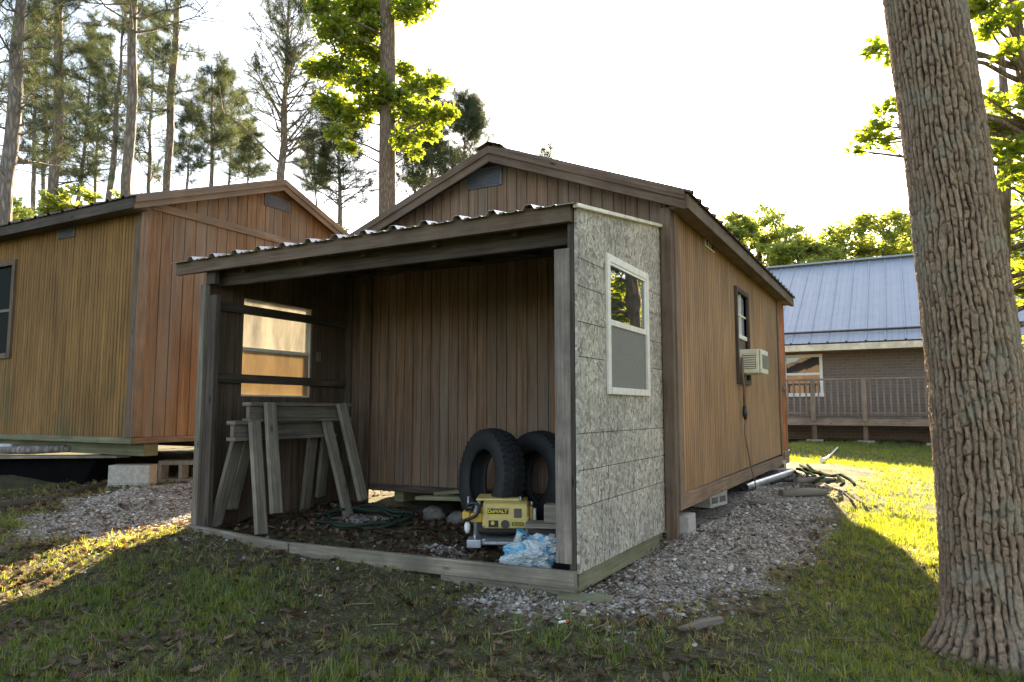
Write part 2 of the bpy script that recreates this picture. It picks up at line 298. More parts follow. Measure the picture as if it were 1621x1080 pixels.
# ------------------------------------------------------------------ mesh helpers
class MB:
    def __init__(s): s.v = []; s.f = []; s.uv = []; s.mi = []; s.sm = []
    def face(s, pts, uvs=None, mi=0, smooth=False):
        i = len(s.v); s.v.extend([tuple(p) for p in pts]); s.f.append(tuple(range(i, i + len(pts))))
        s.uv.append(uvs or [(0, 0)] * len(pts)); s.mi.append(mi); s.sm.append(smooth)
    def hexa(s, c, mi=0, axis=None):
        """8 corners: c[0..3] one end ring, c[4..7] the other; u runs from the first ring to the second"""
        c = [Vector(p) for p in c]; L = (c[4] - c[0]).length; uo = random.random() * 20; vo = random.random() * 20
        ring = [c[0], c[1], c[2], c[3]]; acc = [0]
        for k in range(4): acc.append(acc[-1] + (ring[(k + 1) % 4] - ring[k]).length)
        i = len(s.v); s.v.extend([tuple(p) for p in c])
        for k in range(4):
            k2 = (k + 1) % 4
            s.f.append((i + k, i + k2, i + 4 + k2, i + 4 + k)); s.mi.append(mi); s.sm.append(False)
            s.uv.append([(uo, vo + acc[k]), (uo, vo + acc[k + 1]), (uo + L, vo + acc[k + 1]), (uo + L, vo + acc[k])])
        a, b = acc[1], acc[2] - acc[1]
        s.f.append((i + 3, i + 2, i + 1, i)); s.f.append((i + 4, i + 5, i + 6, i + 7)); s.mi += [mi, mi]; s.sm += [False, False]
        e = [(uo, vo), (uo, vo + a), (uo + b * .3, vo + a), (uo + b * .3, vo)]
        s.uv += [e[::-1], e]
    def box(s, x0, x1, y0, y1, z0, z1, axis=None, mi=0):
        d = (x1 - x0, y1 - y0, z1 - z0); ax = axis if axis is not None else max(range(3), key=lambda k: abs(d[k]))
        if ax == 0: c = [(x0, y0, z0), (x0, y0, z1), (x0, y1, z1), (x0, y1, z0), (x1, y0, z0), (x1, y0, z1), (x1, y1, z1), (x1, y1, z0)]
        elif ax == 1: c = [(x0, y0, z0), (x1, y0, z0), (x1, y0, z1), (x0, y0, z1), (x0, y1, z0), (x1, y1, z0), (x1, y1, z1), (x0, y1, z1)]
        else: c = [(x0, y0, z0), (x0, y1, z0), (x1, y1, z0), (x1, y0, z0), (x0, y0, z1), (x0, y1, z1), (x1, y1, z1), (x1, y0, z1)]
        if ax == 1: c = [c[k] for k in (0, 3, 2, 1, 4, 7, 6, 5)][::1]
        s.hexa(c, mi)
    def beam(s, p0, p1, w, h, up=(0, 0, 1), mi=0):
        p0 = Vector(p0); p1 = Vector(p1); d = (p1 - p0).normalized(); u = Vector(up); r = d.cross(u).normalized(); u = r.cross(d)
        q = [(-w / 2, -h / 2), (-w / 2, h / 2), (w / 2, h / 2), (w / 2, -h / 2)]
        s.hexa([p0 + r * a + u * b for a, b in q] + [p1 + r * a + u * b for a, b in q], mi)
    def tube(s, pts, rad, n=8, mi=0, cap=True, smooth=True):
        pts = [Vector(p) for p in pts]; rad = rad if isinstance(rad, (list, tuple)) else [rad] * len(pts)
        i0 = len(s.v); up = None; L = 0
        for k, p in enumerate(pts):
            d = (pts[min(k + 1, len(pts) - 1)] - pts[max(k - 1, 0)]).normalized()
            if up is None: up = d.orthogonal().normalized()
            up = (up - d * up.dot(d)); up = up.normalized() if up.length > 1e-6 else d.orthogonal().normalized()
            r = d.cross(up)
            for j in range(n):
                a = 2 * math.pi * j / n; s.v.append(tuple(p + (up * math.cos(a) + r * math.sin(a)) * rad[k]))
        for k in range(len(pts) - 1):
            seg = (pts[k + 1] - pts[k]).length
            for j in range(n):
                j2 = (j + 1) % n
                s.f.append((i0 + k * n + j, i0 + k * n + j2, i0 + (k + 1) * n + j2, i0 + (k + 1) * n + j)); s.mi.append(mi); s.sm.append(smooth)
                s.uv.append([(L, j / n), (L, (j + 1) / n), (L + seg, (j + 1) / n), (L + seg, j / n)])
            L += seg
        if cap:
            s.f.append(tuple(i0 + j for j in reversed(range(n)))); s.f.append(tuple(i0 + (len(pts) - 1) * n + j for j in range(n)))
            s.mi += [mi, mi]; s.sm += [False, False]; s.uv += [[(0, 0)] * n, [(0, 0)] * n]
    def lathe(s, prof, n=40, mi=0, mat=None, smooth=True):
        """closed profile (r, h) round local Z, then transformed by mat"""
        i0 = len(s.v); m = mat or Matrix(); P_ = len(prof)
        for j in range(n):
            a = 2 * math.pi * j / n
            for r_, h in prof: s.v.append(tuple(m @ Vector((r_ * math.cos(a), r_ * math.sin(a), h))))
        for j in range(n):
            j2 = (j + 1) % n
            for k in range(P_):
                k2 = (k + 1) % P_
                s.f.append((i0 + j * P_ + k, i0 + j2 * P_ + k, i0 + j2 * P_ + k2, i0 + j * P_ + k2)); s.mi.append(mi); s.sm.append(smooth); s.uv.append([(0, 0)] * 4)
    def build(s, name, mats, parent=None, bevel=0.0):
        loc = parent_world(parent) if parent else Vector((0, 0, 0))
        me = bpy.data.meshes.new(name)
        me.from_pydata([(x - loc.x, y - loc.y, z - loc.z) for x, y, z in s.v], [], s.f)
        me.polygons.foreach_set('material_index', s.mi); me.polygons.foreach_set('use_smooth', s.sm)
        ul = me.uv_layers.new(name='UVMap'); ul.data.foreach_set('uv', [c for f in s.uv for p in f for c in p])
        for m in (mats if isinstance(mats, (list, tuple)) else [mats]): me.materials.append(m)
        me.validate(); me.update()
        o = bpy.data.objects.new(name, me); COL.objects.link(o)
        if parent: o.parent = parent
        if bevel:
            b = o.modifiers.new('soft edges', 'BEVEL'); b.width = bevel; b.segments = 2; b.limit_method = 'ANGLE'
        return o
def parent_world(p):
    l = Vector(p.location)
    while p.parent: p = p.parent; l += Vector(p.location)
    return l
def tag(o, label, cat, group=None, kind=None):
    if label: o['label'] = label
    if cat: o['category'] = cat
    if group: o['group'] = group
    if kind: o['kind'] = kind
    return o
def thing(name, label, cat, loc, group=None):
    o = bpy.data.objects.new(name, None); o.empty_display_size = .2; COL.objects.link(o); o.location = loc
    return tag(o, label, cat, group)
def ob_box(name, mat, parent, *a, bevel=.003, axis=None):
    m = MB(); m.box(*a, axis=axis); return m.build(name, mat, parent, bevel)
def ob_beam(name, mat, parent, p0, p1, w_, h_, up=(0, 0, 1), bevel=.003):
    m = MB(); m.beam(p0, p1, w_, h_, up); return m.build(name, mat, parent, bevel)

def siding(mb, O, U, N, u0, u1, bot, top, opens=(), sp=.1, gw=.012, gd=.009, thick=.05, mi=0, jit=0):
    """grooved sheet: O origin, U along the wall, N outward, z up; top/bot functions of u; opens = (ua, ub, za, zb)"""
    O = Vector(O); U = Vector(U); N = Vector(N); Z = Vector((0, 0, 1))
    cuts = {u0: 0, u1: 0}; grooves = []; g = u0 + sp * .6
    while g < u1 - gw:
        grooves.append((g, g + gw)); g += sp * (1 + random.uniform(-jit, jit))
    for a, b in grooves: cuts[a] = 0; cuts[b] = 0
    for a, b, c, d in opens: cuts[a] = 0; cuts[b] = 0
    for k in getattr(top, 'breaks', ()): cuts[k] = 0
    us = sorted(cuts)
    def pt(u, z, off): return O + U * u + Z * (z - O.z) + N * off
    prev = None
    for a, b in zip(us, us[1:]):
        if b - a < 1e-5: continue
        mid = (a + b) / 2; off = -gd if any(p <= mid <= q for p, q in grooves) else 0
        sp_ = [(bot(a), top(a), bot(b), top(b))]
        cutlist = sorted([(c, d) for ua, ub, c, d in opens if ua <= mid <= ub])
        segs = []; la, lb = bot(a), bot(b)
        for c, d in cutlist: segs.append((la, c, lb, c)); la = lb = d
        segs.append((la, top(a), lb, top(b)))
        for za, zb, zc, zd in segs:
            q = [pt(a, za, off), pt(b, zc, off), pt(b, zd, off), pt(a, zb, off)]
            if U.cross(Z).dot(N) < 0: q = q[::-1]
            mb.face(q, None, mi)
            q = [pt(a, za, -thick), pt(b, zc, -thick), pt(b, zd, -thick), pt(a, zb, -thick)]
            mb.face(q, None, mi)
        if prev is not None and abs(prev - off) > 1e-6:
            for za, zb, zc, zd in segs: mb.face([pt(a, za, prev), pt(a, zb, prev), pt(a, zb, off), pt(a, za, off)], None, mi)
        prev = off
    for u in (u0, u1): mb.face([pt(u, bot(u), 0), pt(u, bot(u), -thick), pt(u, top(u), -thick), pt(u, top(u), 0)], None, mi)
    mb.face([pt(u0, bot(u0), 0), pt(u1, bot(u1), 0), pt(u1, bot(u1), -thick), pt(u0, bot(u0), -thick)], None, mi)
    for ua, ub, c, d in opens:
        for p, q in (((ua, c), (ub, c)), ((ub, c), (ub, d)), ((ub, d), (ua, d)), ((ua, d), (ua, c))):
            mb.face([pt(*p, 0), pt(*q, 0), pt(*q, -thick), pt(*p, -thick)], None, mi)

def ribbed(mb, P0, A, B, la, lb, sp=.229, rh=.02, rw=.03, rt=.016, th=.0015, start=.05, mi=0, up=None):
    """metal sheet from corner P0: length la across the ribs (dir A), lb along them (dir B)"""
    P0 = Vector(P0); A = Vector(A).normalized(); B = Vector(B).normalized(); N = A.cross(B).normalized()
    if N.z < 0: N = -N
    prof = [(0, 0)]; t = start
    while t + 2 * rw < la:
        prof += [(t - rw, 0), (t - rt, rh), (t + rt, rh), (t + rw, 0)]
        for q in (1 / 3, 2 / 3): c = t + sp * q; (prof.extend([(c - .012, 0), (c - .006, rh * .22), (c + .006, rh * .22), (c + .012, 0)]) if c + .02 < la and sp > .15 else None)
        t += sp
    prof = [p for p in sorted(prof) if p[0] < la] + [(la, 0)]
    for off in (0, -th):
        for (a, h), (a2, h2) in zip(prof, prof[1:]):
            q = [P0 + A * a + N * (h + off), P0 + A * a2 + N * (h2 + off), P0 + A * a2 + N * (h2 + off) + B * lb, P0 + A * a + N * (h + off) + B * lb]
            mb.face(q, None, mi)
    for e in (0, lb):
        for (a, h), (a2, h2) in zip(prof, prof[1:]):
            mb.face([P0 + A * a + N * h + B * e, P0 + A * a2 + N * h2 + B * e, P0 + A * a2 + N * (h2 - th) + B * e, P0 + A * a + N * (h - th) + B * e], None, mi)

# bulk scatter: copies of small templates baked into one mesh
def scatter(name, temps, mat, pos, rot, scl, rnd, which=None, parent=None, smooth=False):
    """temps: list of (verts Nx3, faces list); pos Kx3, rot Kx3x3, scl K or Kx3, rnd K"""
    K = len(pos); which = np.zeros(K, int) if which is None else which
    V = []; LI = []; LS = []; AR = []; base = 0; lbase = 0
    scl = np.asarray(scl); scl = scl[:, None] * np.ones((1, 3)) if scl.ndim == 1 else scl
    for ti, (tv, tf) in enumerate(temps):
        idx = np.nonzero(which == ti)[0]
        if not len(idx): continue
        tv = np.asarray(tv, float); nv = len(tv)
        loc = tv[None] * scl[idx][:, None, :]
        vv = np.einsum('kij,knj->kni', rot[idx], loc) + pos[idx][:, None, :]
        V.append(vv.reshape(-1, 3)); AR.append(np.repeat(rnd[idx], nv))
        fl = np.array([i for f in tf for i in f]); sz = np.array([len(f) for f in tf]); st = np.concatenate([[0], np.cumsum(sz)[:-1]])
        LI.append((fl[None] + (np.arange(len(idx)) * nv)[:, None] + base).ravel())
        LS.append((st[None] + (np.arange(len(idx)) * len(fl))[:, None] + lbase).ravel())
        base += nv * len(idx); lbase += len(fl) * len(idx)
    V = np.concatenate(V); LI = np.concatenate(LI); LS = np.concatenate(LS); AR = np.concatenate(AR)
    if parent: V = V - np.array(parent_world(parent))
    me = bpy.data.meshes.new(name); me.vertices.add(len(V)); me.vertices.foreach_set('co', V.astype(np.float32).ravel())
    me.loops.add(len(LI)); me.loops.foreach_set('vertex_index', LI.astype(np.int32))
    me.polygons.add(len(LS)); me.polygons.foreach_set('loop_start', LS.astype(np.int32))
    if smooth: me.polygons.foreach_set('use_smooth', np.ones(len(LS), bool))
    a = me.attributes.new('rnd', 'FLOAT', 'POINT'); a.data.foreach_set('value', AR.astype(np.float32))
    me.materials.append(mat); me.update(calc_edges=True); me.validate()
    o = bpy.data.objects.new(name, me); COL.objects.link(o)
    if parent: o.parent = parent
    return o
def rand_rot(k, rng=RNG):
    q = rng.normal(size=(k, 4)); q /= np.linalg.norm(q, axis=1)[:, None]; w_, x, y, z = q.T
    return np.stack([np.stack([1 - 2 * (y * y + z * z), 2 * (x * y - z * w_), 2 * (x * z + y * w_)], -1), np.stack([2 * (x * y + z * w_), 1 - 2 * (x * x + z * z), 2 * (y * z - x * w_)], -1), np.stack([2 * (x * z - y * w_), 2 * (y * z + x * w_), 1 - 2 * (x * x + y * y)], -1)], 1)
def rot_z_tilt(k, tilt, rng=RNG):
    a = rng.uniform(0, 2 * np.pi, k); t = rng.normal(0, tilt, k); b = rng.uniform(0, 2 * np.pi, k)
    ca, sa = np.cos(a), np.sin(a); Z0 = np.zeros(k); O1 = np.ones(k)
    Rz = np.stack([np.stack([ca, -sa, Z0], -1), np.stack([sa, ca, Z0], -1), np.stack([Z0, Z0, O1], -1)], 1)
    ax = np.stack([np.cos(b), np.sin(b), Z0], -1); c, s = np.cos(t), np.sin(t); x, y, z = ax.T; C1 = 1 - c
    Rt = np.stack([np.stack([c + x * x * C1, x * y * C1 - z * s, x * z * C1 + y * s], -1), np.stack([y * x * C1 + z * s, c + y * y * C1, y * z * C1 - x * s], -1), np.stack([z * x * C1 - y * s, z * y * C1 + x * s, c + z * z * C1], -1)], 1)
    return Rt @ Rz
def rot_to(dirs, rng=RNG):
    """rotation matrices sending +Z to dirs with random spin"""
    d = dirs / np.linalg.norm(dirs, axis=1)[:, None]; r = rng.normal(size=d.shape); x = np.cross(r, d); x /= np.linalg.norm(x, axis=1)[:, None]; y = np.cross(d, x)
    return np.stack([x, y, d], -1)
def vnoise(x, y, seed=0):
    """smooth value noise 0..1"""
    xi = np.floor(x).astype(int); yi = np.floor(y).astype(int); fx = x - xi; fy = y - yi; fx = fx * fx * (3 - 2 * fx); fy = fy * fy * (3 - 2 * fy)
    def h(a, b):
        n = (a * 374761393 + b * 668265263 + seed * 974711) & 0x7fffffff; n = ((n ^ (n >> 13)) * 1274126177) & 0x7fffffff; return ((n ^ (n >> 16)) & 0xffff) / 65535.
    return (h(xi, yi) * (1 - fx) + h(xi + 1, yi) * fx) * (1 - fy) + (h(xi, yi + 1) * (1 - fx) + h(xi + 1, yi + 1) * fx) * fy
def fbm(x, y, seed=0, o=4):
    t = 0; a = .5; s = 0
    for k in range(o): t = t + a * vnoise(x * 2 ** k, y * 2 ** k, seed + k); s += a; a *= .5
    return t / s
def poly_dist(x, y, poly):
    """signed distance, positive inside"""
    x = np.asarray(x, float); y = np.asarray(y, float); ins = np.zeros(x.shape, bool); dm = np.full(x.shape, 1e9)
    n = len(poly)
    for k in range(n):
        ax, ay = poly[k]; bx, by = poly[(k + 1) % n]
        c = ((ay > y) != (by > y)) & (x < (bx - ax) * (y - ay) / (by - ay + 1e-12) + ax); ins ^= c
        t = np.clip(((x - ax) * (bx - ax) + (y - ay) * (by - ay)) / ((bx - ax) ** 2 + (by - ay) ** 2), 0, 1)
        dm = np.minimum(dm, np.hypot(x - ax - t * (bx - ax), y - ay - t * (by - ay)))
    return np.where(ins, dm, -dm)
# ------------------------------------------------------------------ ground
GR = [[(-1.45,3.40),(-1.50,5.2),(-1.9,6.6),(-1.75,10.65),(-.95,9.6),(-.66,7.6),(-.6,5.48),(-.78,4.4),(-1.12,3.2),(-1.75,2.98),(-2.0,3.2),(-1.69,3.36)],
      [(-5.3,2.75),(-5.97,3.39),(-6.0,4.16),(-6.35,4.9),(-6.4,9),(-4.4,9),(-4.6,5),(-4.65,3.76),(-4.75,3.3),(-4.62,2.95),(-5.0,2.6)],
      [(-3.86,4.28),(-3.82,4.5),(-3.59,4.57),(-3.36,4.25),(-3.54,4.1)], [(-4.3,3.12),(-4.23,3.25),(-4.06,3.14),(-4.17,3.06)],
      [(-2.8,3.92),(-2.62,4.08),(-2.44,3.88),(-2.53,3.72)]]
def gravel_w(x, y):
    d = np.full(np.shape(x), -9.)
    for p, s in zip(GR, (1, 1, .5, .5, .6)): d = np.maximum(d, poly_dist(x, y, p) * 1.0 / s)
    nz = fbm(np.asarray(x) * 3.1, np.asarray(y) * 3.1, 3) - .5
    return np.clip((d + nz * .45) / .22 + .5, 0, 1)
def lush_w(x, y):
    x = np.asarray(x, float); y = np.asarray(y, float)
    lawn = np.clip((x + .62 - .12 * np.maximum(0, y - 9)) / .35, 0, 1)                       # right-hand lawn
    lawn = np.maximum(lawn, np.clip((y - 10.8) / .6, 0, 1) * np.clip((x + 2.4) / .5, 0, 1))
    patch = np.clip((fbm(x * 1.6 + 5, y * 1.6, 11, 4) - .47) / .12, 0, 1) * .85
    yard = np.clip((3.25 - y - .1 * np.abs(x + 1.5)) / .5, 0, 1) * patch
    left = np.clip((-4.9 - x) / .4, 0, 1) * np.clip((3.0 - y) / .4, 0, 1) * .6
    r = np.maximum(np.maximum(lawn * (.55 + .45 * patch / .85), yard), left * (.4 + patch))
    return np.clip(r, 0, 1) * (1 - gravel_w(x, y)) * (1 - ((x > -4.5) & (x < -1.4) & (y > 3.4) & (y < 9.8)))
def axis(fine0, fine1, step, far):
    a = list(np.arange(fine0, fine1, step)); s = step; v = fine1
    while v < far: a.append(v); s *= 1.25; v += s
    s = step; v = fine0 - step
    while v > -far: a.insert(0, v); s *= 1.25; v -= s
    return np.array(a)
gx = axis(-8, 3, .045, 420); gy = axis(.8, 11.5, .045, 420)
XX, YY = np.meshgrid(gx, gy); ZZ = ground_z(XX, YY)
near = np.clip(1.5 - np.maximum(np.abs(XX + 2.5) / 9, np.abs(YY - 6) / 9), 0, 1)
def micro(x, y): return (fbm(x * 2.2, y * 2.2, 21, 4) - .5) * .07 + (fbm(x * 11, y * 11, 31, 2) - .5) * .022
ZZ = ZZ + micro(XX, YY) * near
def gzm(x, y): return ground_z(x, y) + micro(np.asarray(x, float), np.asarray(y, float))
me = bpy.data.meshes.new('ground'); nx, ny = len(gx), len(gy)
me.vertices.add(nx * ny); me.vertices.foreach_set('co', np.stack([XX, YY, ZZ], -1).astype(np.float32).ravel())
ii = (np.arange(ny - 1)[:, None] * nx + np.arange(nx - 1)[None]).ravel(); q = np.stack([ii, ii + 1, ii + nx + 1, ii + nx], -1)
me.loops.add(q.size); me.loops.foreach_set('vertex_index', q.astype(np.int32).ravel())
me.polygons.add(len(q)); me.polygons.foreach_set('loop_start', (np.arange(len(q)) * 4).astype(np.int32)); me.polygons.foreach_set('use_smooth', np.ones(len(q), bool))
for nm, arr in (('gravel', gravel_w(XX, YY)), ('lush', np.where(near > 0, lush_w(XX, YY), .9))):
    a = me.attributes.new(nm, 'FLOAT', 'POINT'); a.data.foreach_set('value', arr.astype(np.float32).ravel())
me.materials.append(M['ground']); me.update(calc_edges=True)
ground = bpy.data.objects.new('ground', me); COL.objects.link(ground); tag(ground, 'brown leaf littered yard with patchy grass between the sheds', 'ground', kind='structure')

# ------------------------------------------------------------------ main shed
XL, XR, XC, Y0, Y1 = -4.30, -1.40, -2.85, 4.97, 9.75
BASE, SL, RZ = .26, .385, 2.985        # base, roof slope, ridge underside height
def roof_u(x): return RZ - .02 - abs(x - XC) * SL
shed = thing('wooden_shed', 'brown gabled wooden shed in the middle, with window air conditioner on its long side', 'shed', (XC, Y0, 0))
mb = MB()
topf = lambda u: roof_u(XL + u); topf.breaks = (XC - XL,)
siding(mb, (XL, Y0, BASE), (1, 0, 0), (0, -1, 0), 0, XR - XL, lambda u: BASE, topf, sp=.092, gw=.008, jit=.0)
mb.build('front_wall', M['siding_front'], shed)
mb = MB()
WY0, WY1, WZ0, WZ1 = 7.08, 7.62, 1.19, 2.05
siding(mb, (XR, Y0, BASE), (0, 1, 0), (1, 0, 0), 0.0, Y1 - Y0, lambda u: BASE + .05 + .005 * u, lambda u: roof_u(XR) - .0, [(WY0 - Y0, WY1 - Y0, WZ0, WZ1)], sp=.058, gw=.009, gd=.009)
mb.build('side_wall', M['siding_side'], shed)
mb = MB()
siding(mb, (XL, Y0, BASE), (0, 1, 0), (-1, 0, 0), 0.06, Y1 - Y0 - .06, lambda u: BASE, lambda u: roof_u(XL), sp=.2)
mb.build('side_wall', M['siding_side'], shed)
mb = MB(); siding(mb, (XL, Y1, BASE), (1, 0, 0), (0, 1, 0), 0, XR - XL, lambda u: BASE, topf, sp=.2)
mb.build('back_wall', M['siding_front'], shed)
ob_box('floor', M['dark_wood'], shed, XL + .06, XR - .06, Y0 + .06, Y1 - .06, BASE + .02, BASE + .07)
mb = MB(); mb.box(XR - .045, XR + .012, Y0 + .003, Y1 + .02, BASE - .06, BASE + .05); mb.build('skirt_board', M['trim_wood'], shed, bevel=.003)
mb = MB(); mb.box(XL, XR - .05, Y0 - .012, Y0 + .04, BASE - .06, BASE + .0); mb.build('skirt_board', M['dark_wood'], shed, bevel=.003)
for x in (-3.9, -2.85, -1.72):
    ob_box('skid_beam', M['treated_wood'], shed, x - .05, x + .05, Y0 + .1, Y1 - .05, BASE - .16, BASE - .062)
ob_box('corner_trim', M['trim_wood'], shed, XR - .02, XR + .018, Y0 - .02, Y0 + .085, BASE + .052, roof_u(XR) + .01)
ob_box('corner_trim', M['trim_wood'], shed, XR + .003, XR + .02, Y1 - .09, Y1 + .018, BASE + .055, roof_u(XR))
# roof: deck, ribbed sheets, fascia and rake boards
RY0, RY1, EW = Y0 - .155, 10.25, 1.58
sl = math.hypot(1, SL)
for sgn, nm in ((1, 'right'), (-1, 'left')):
    rf = MB(); e = (XC + sgn * EW, RZ - EW * SL)
    a, b = Vector((XC, 0, RZ)), Vector((e[0], 0, e[1])); nrm = Vector((sgn * SL, 0, 1)).normalized()
    c = [a, b, b + nrm * .025, a + nrm * .025]
    ring0 = [Vector((p.x, RY0 + .02, p.z)) for p in c]; ring1 = [Vector((p.x, RY1 - .02, p.z)) for p in c]
    rf.hexa(ring0 + ring1, 0)
    p0 = Vector((XC, RY0 - .012, RZ)) + nrm * .029
    ribbed(rf, p0, (0, 1, 0), (sgn, 0, -SL), RY1 - RY0 + .024, EW * sl + .035, mi=1, rh=.022)
    ro = rf.build('roof', [M['dark_wood'], M['brown_metal']], shed)
    off = nrm * -.052
    rk = MB(); p = [Vector((XC, RY0, RZ)) + nrm * .02, Vector((e[0], RY0, e[1])) + nrm * .02]
    for y_, nm2 in ((RY0, 'rake_board'), (RY1 - .022, 'rake_board')):
        m = MB(); A = [Vector((XC, y_, RZ + .024)), Vector((XC, y_, RZ - .095)), Vector((e[0], y_, e[1] - .095)), Vector((e[0], y_, e[1] + .024))]
        d = Vector((0, .02, 0)); m.hexa([A[0], A[1], A[1] + d, A[0] + d, A[3], A[2], A[2] + d, A[3] + d]); m.build('rake_board', M['brown_wood'], shed, .003)
        if y_ == RY0:
            m = MB(); d2 = Vector((0, -.016, 0)); s1 = Vector((0, 0, -.052)); A = [Vector((XC, y_ - .001, RZ + .03)), Vector((XC, y_ - .001, RZ - .03)), Vector((e[0], y_ - .001, e[1] - .03)), Vector((e[0], y_ - .001, e[1] + .03))]
            m.hexa([A[0], A[1], A[1] + d2, A[0] + d2, A[3], A[2], A[2] + d2, A[3] + d2]); m.build('rake_trim', M['brown_wood'], shed, .003)
    m = MB(); m.box(min(e[0], e[0] + sgn * .018), max(e[0], e[0] + sgn * .018), RY0 + .003, RY1 - .003, e[1] - .088, e[1] + .012); m.build('eave_fascia', M['brown_wood'], shed, .003)
    m = MB(); x0, x1 = sorted((e[0] - sgn * .003, (XR if sgn > 0 else XL) + sgn * .022)); m.box(x0, x1, RY0 + .022, RY1 - .022, e[1] - .075, e[1] - .062, axis=1); m.build('soffit', M['brown_wood'], shed)
m = MB(); 
for sgn in (1, -1):
    nrm = Vector((sgn * SL, 0, 1)).normalized(); a = Vector((XC, RY0 - .02, RZ + .063)); b = a + Vector((sgn, 0, -SL)).normalized() * .13; d = Vector((0, RY1 - RY0 + .04, 0)); t = Vector((0, 0, .004))
    m.hexa([a, b, b + t, a + t, a + d, b + d, b + d + t, a + d + t])
m.build('ridge_cap', M['brown_metal'], shed)
# gable vent
v = MB(); v.box(-3.14, -2.81, Y0 - .016, Y0 + .0, 2.735, 2.905); vo = v.build('gable_vent', M['vent_metal'], shed, .003)
v = MB()
for k in range(8): v.beam((-3.12, Y0 - .02, 2.752 + k * .0195), (-2.83, Y0 - .02, 2.752 + k * .0195), .012, .006, up=(0, -.6, 1))
v.build('louvre', M['vent_metal'], vo)
# small broken soffit vent near the eave
v = MB(); v.box(XR + .001, XR + .012, 5.9, 6.22, 2.255, 2.265); v.box(XR + .001, XR + .012, 5.9, 5.91, 2.265, 2.33); v.box(XR + .001, XR + .012, 6.08, 6.088, 2.265, 2.335); v.box(XR + .001, XR + .012, 6.0, 6.007, 2.265, 2.32)
vo = v.build('side_vent', M['vinyl'], shed)
v = MB(); v.box(XR + .0, XR + .006, 5.905, 6.215, 2.262, 2.335, axis=1); v.build('vent_screen', M['dark_metal'], vo)
# window with the air conditioner below the raised sash
win = MB(); f = .045
win.box(XR - .04, XR + .028, WY0 - f, WY0, WZ0 - f, WZ1 + f); win.box(XR - .04, XR + .028, WY1, WY1 + f, WZ0 - f, WZ1 + f)
win.box(XR - .04, XR + .026, WY0, WY1, WZ1, WZ1 + f); win.box(XR - .04, XR + .034, WY0, WY1, WZ0 - f, WZ0)
wo = win.build('window', M['dark_wood'], shed, .002)
m = MB(); m.box(XR - .03, XR - .024, WY0, WY1, 1.62, WZ1); m.build('pane', M['glass_painted_refl'], wo)
m = MB(); m.box(XR - .024, XR + .0, (WY0 + WY1) / 2 - .008, (WY0 + WY1) / 2 + .008, 1.64, WZ1); m.box(XR - .024, XR - .001, WY0, WY1, 1.83, 1.845, axis=1); m.box(XR - .024, XR + .004, WY0, WY1, 1.6, 1.64, axis=1); m.build('muntin', M['vinyl'], wo)
m = MB(); m.box(XR - .028, XR - .012, WY0, WY1, WZ0, 1.6, axis=1); m.build('infill_panel', M['brown_wood'], wo)
# porch at the far end
ob_box('porch_post', M['red_wood'], shed, XR - .09, XR + .03, 10.02, 10.12, .36, RZ - EW * SL - .06)
ob_box('porch_post', M['red_wood'], shed, XL, XL + .09, 10.02, 10.12, .36, RZ - EW * SL - .06)
ob_box('porch_floor', M['grey_wood'], shed, XL, XR + .035, Y1 + .021, 10.2, .3, .36)
ob_box('porch_rim', M['trim_wood'], shed, XR - .03, XR + .03, Y1 + .03, 10.18, .2, .297)
ob_box('porch_rail', M['grey_wood'], shed, XR - .04, XR + .045, Y1 + .02, 10.02, 1.15, 1.19)

# ------------------------------------------------------------------ air conditioner, cord
ac = thing('air_conditioner', 'cream window air conditioner sticking out of the shed side wall', 'air conditioner', (XR + .15, 7.3, 1.25))
AX0, AX1, AY0, AY1, AZ0, AZ1 = XR - .02, XR + .215, 7.15, 7.54, 1.245, 1.48
ob_box('casing', M['ac_body'], ac, AX0, AX1 - .02, AY0, AY1, AZ0, AZ1, bevel=.012)
ob_box('rear_panel', M['ac_body'], ac, AX1 - .018, AX1, AY0 + .003, AY1 - .003, AZ0 + .003, AZ1 - .003, bevel=.006)
g = MB(); g.box(AX0 + .06, AX1 - .05, AY0 - .004, AY0 + .0, AZ0 + .045, AZ1 - .045)
go = g.build('side_grille', M['ac_grille'], ac)
g = MB()
for k in range(7): z = AZ0 + .055 + k * .021; g.beam((AX0 + .065, AY0 - .008, z), (AX1 - .055, AY0 - .008, z), .012, .004, up=(0, -1, .7))
g.build('louvre', M['ac_body'], go)
g = MB()
for k in range(14): y = AY0 + .05 + k * .026; g.box(AX1 + .001, AX1 + .005, y, y + .012, AZ0 + .05, AZ1 - .05)
g.build('rear_grille', M['ac_grille'], ac)
cord = thing('power_cord', 'brown power cord hanging from air conditioner down shed wall to gravel', 'cord', (XR + .05, 7.1, .12))
m = MB(); m.tube([(XR + .04, 7.12, 1.40), (XR + .045, 7.09, 1.3), (XR + .045, 7.10, 1.2), (XR + .05, 7.14, 1.1), (XR + .045, 7.16, 1.02), (XR + .04, 7.18, .92)], [.01, .016, .016, .012, .012, .012], 8); m.build('plug_lead', M['cord_brown'], cord)
m = MB(); m.tube([(XR + .04, 7.18, .93), (XR + .04, 7.19, .85), (XR + .04, 7.2, .8)], [.018, .026, .012], 8); m.build('plug', M['black_plastic'], cord)
m = MB(); m.tube([(XR + .04, 7.2, .8), (XR + .035, 7.17, .66), (XR + .05, 7.24, .5), (XR + .06, 7.3, .34), (XR + .07, 7.42, .2), (XR + .06, 7.52, gz(XR, 7.5) + .03), (XR - .05, 7.62, gz(XR, 7.6) + .02)], .007, 6); m.build('extension_lead', M['cord_brown'], cord)

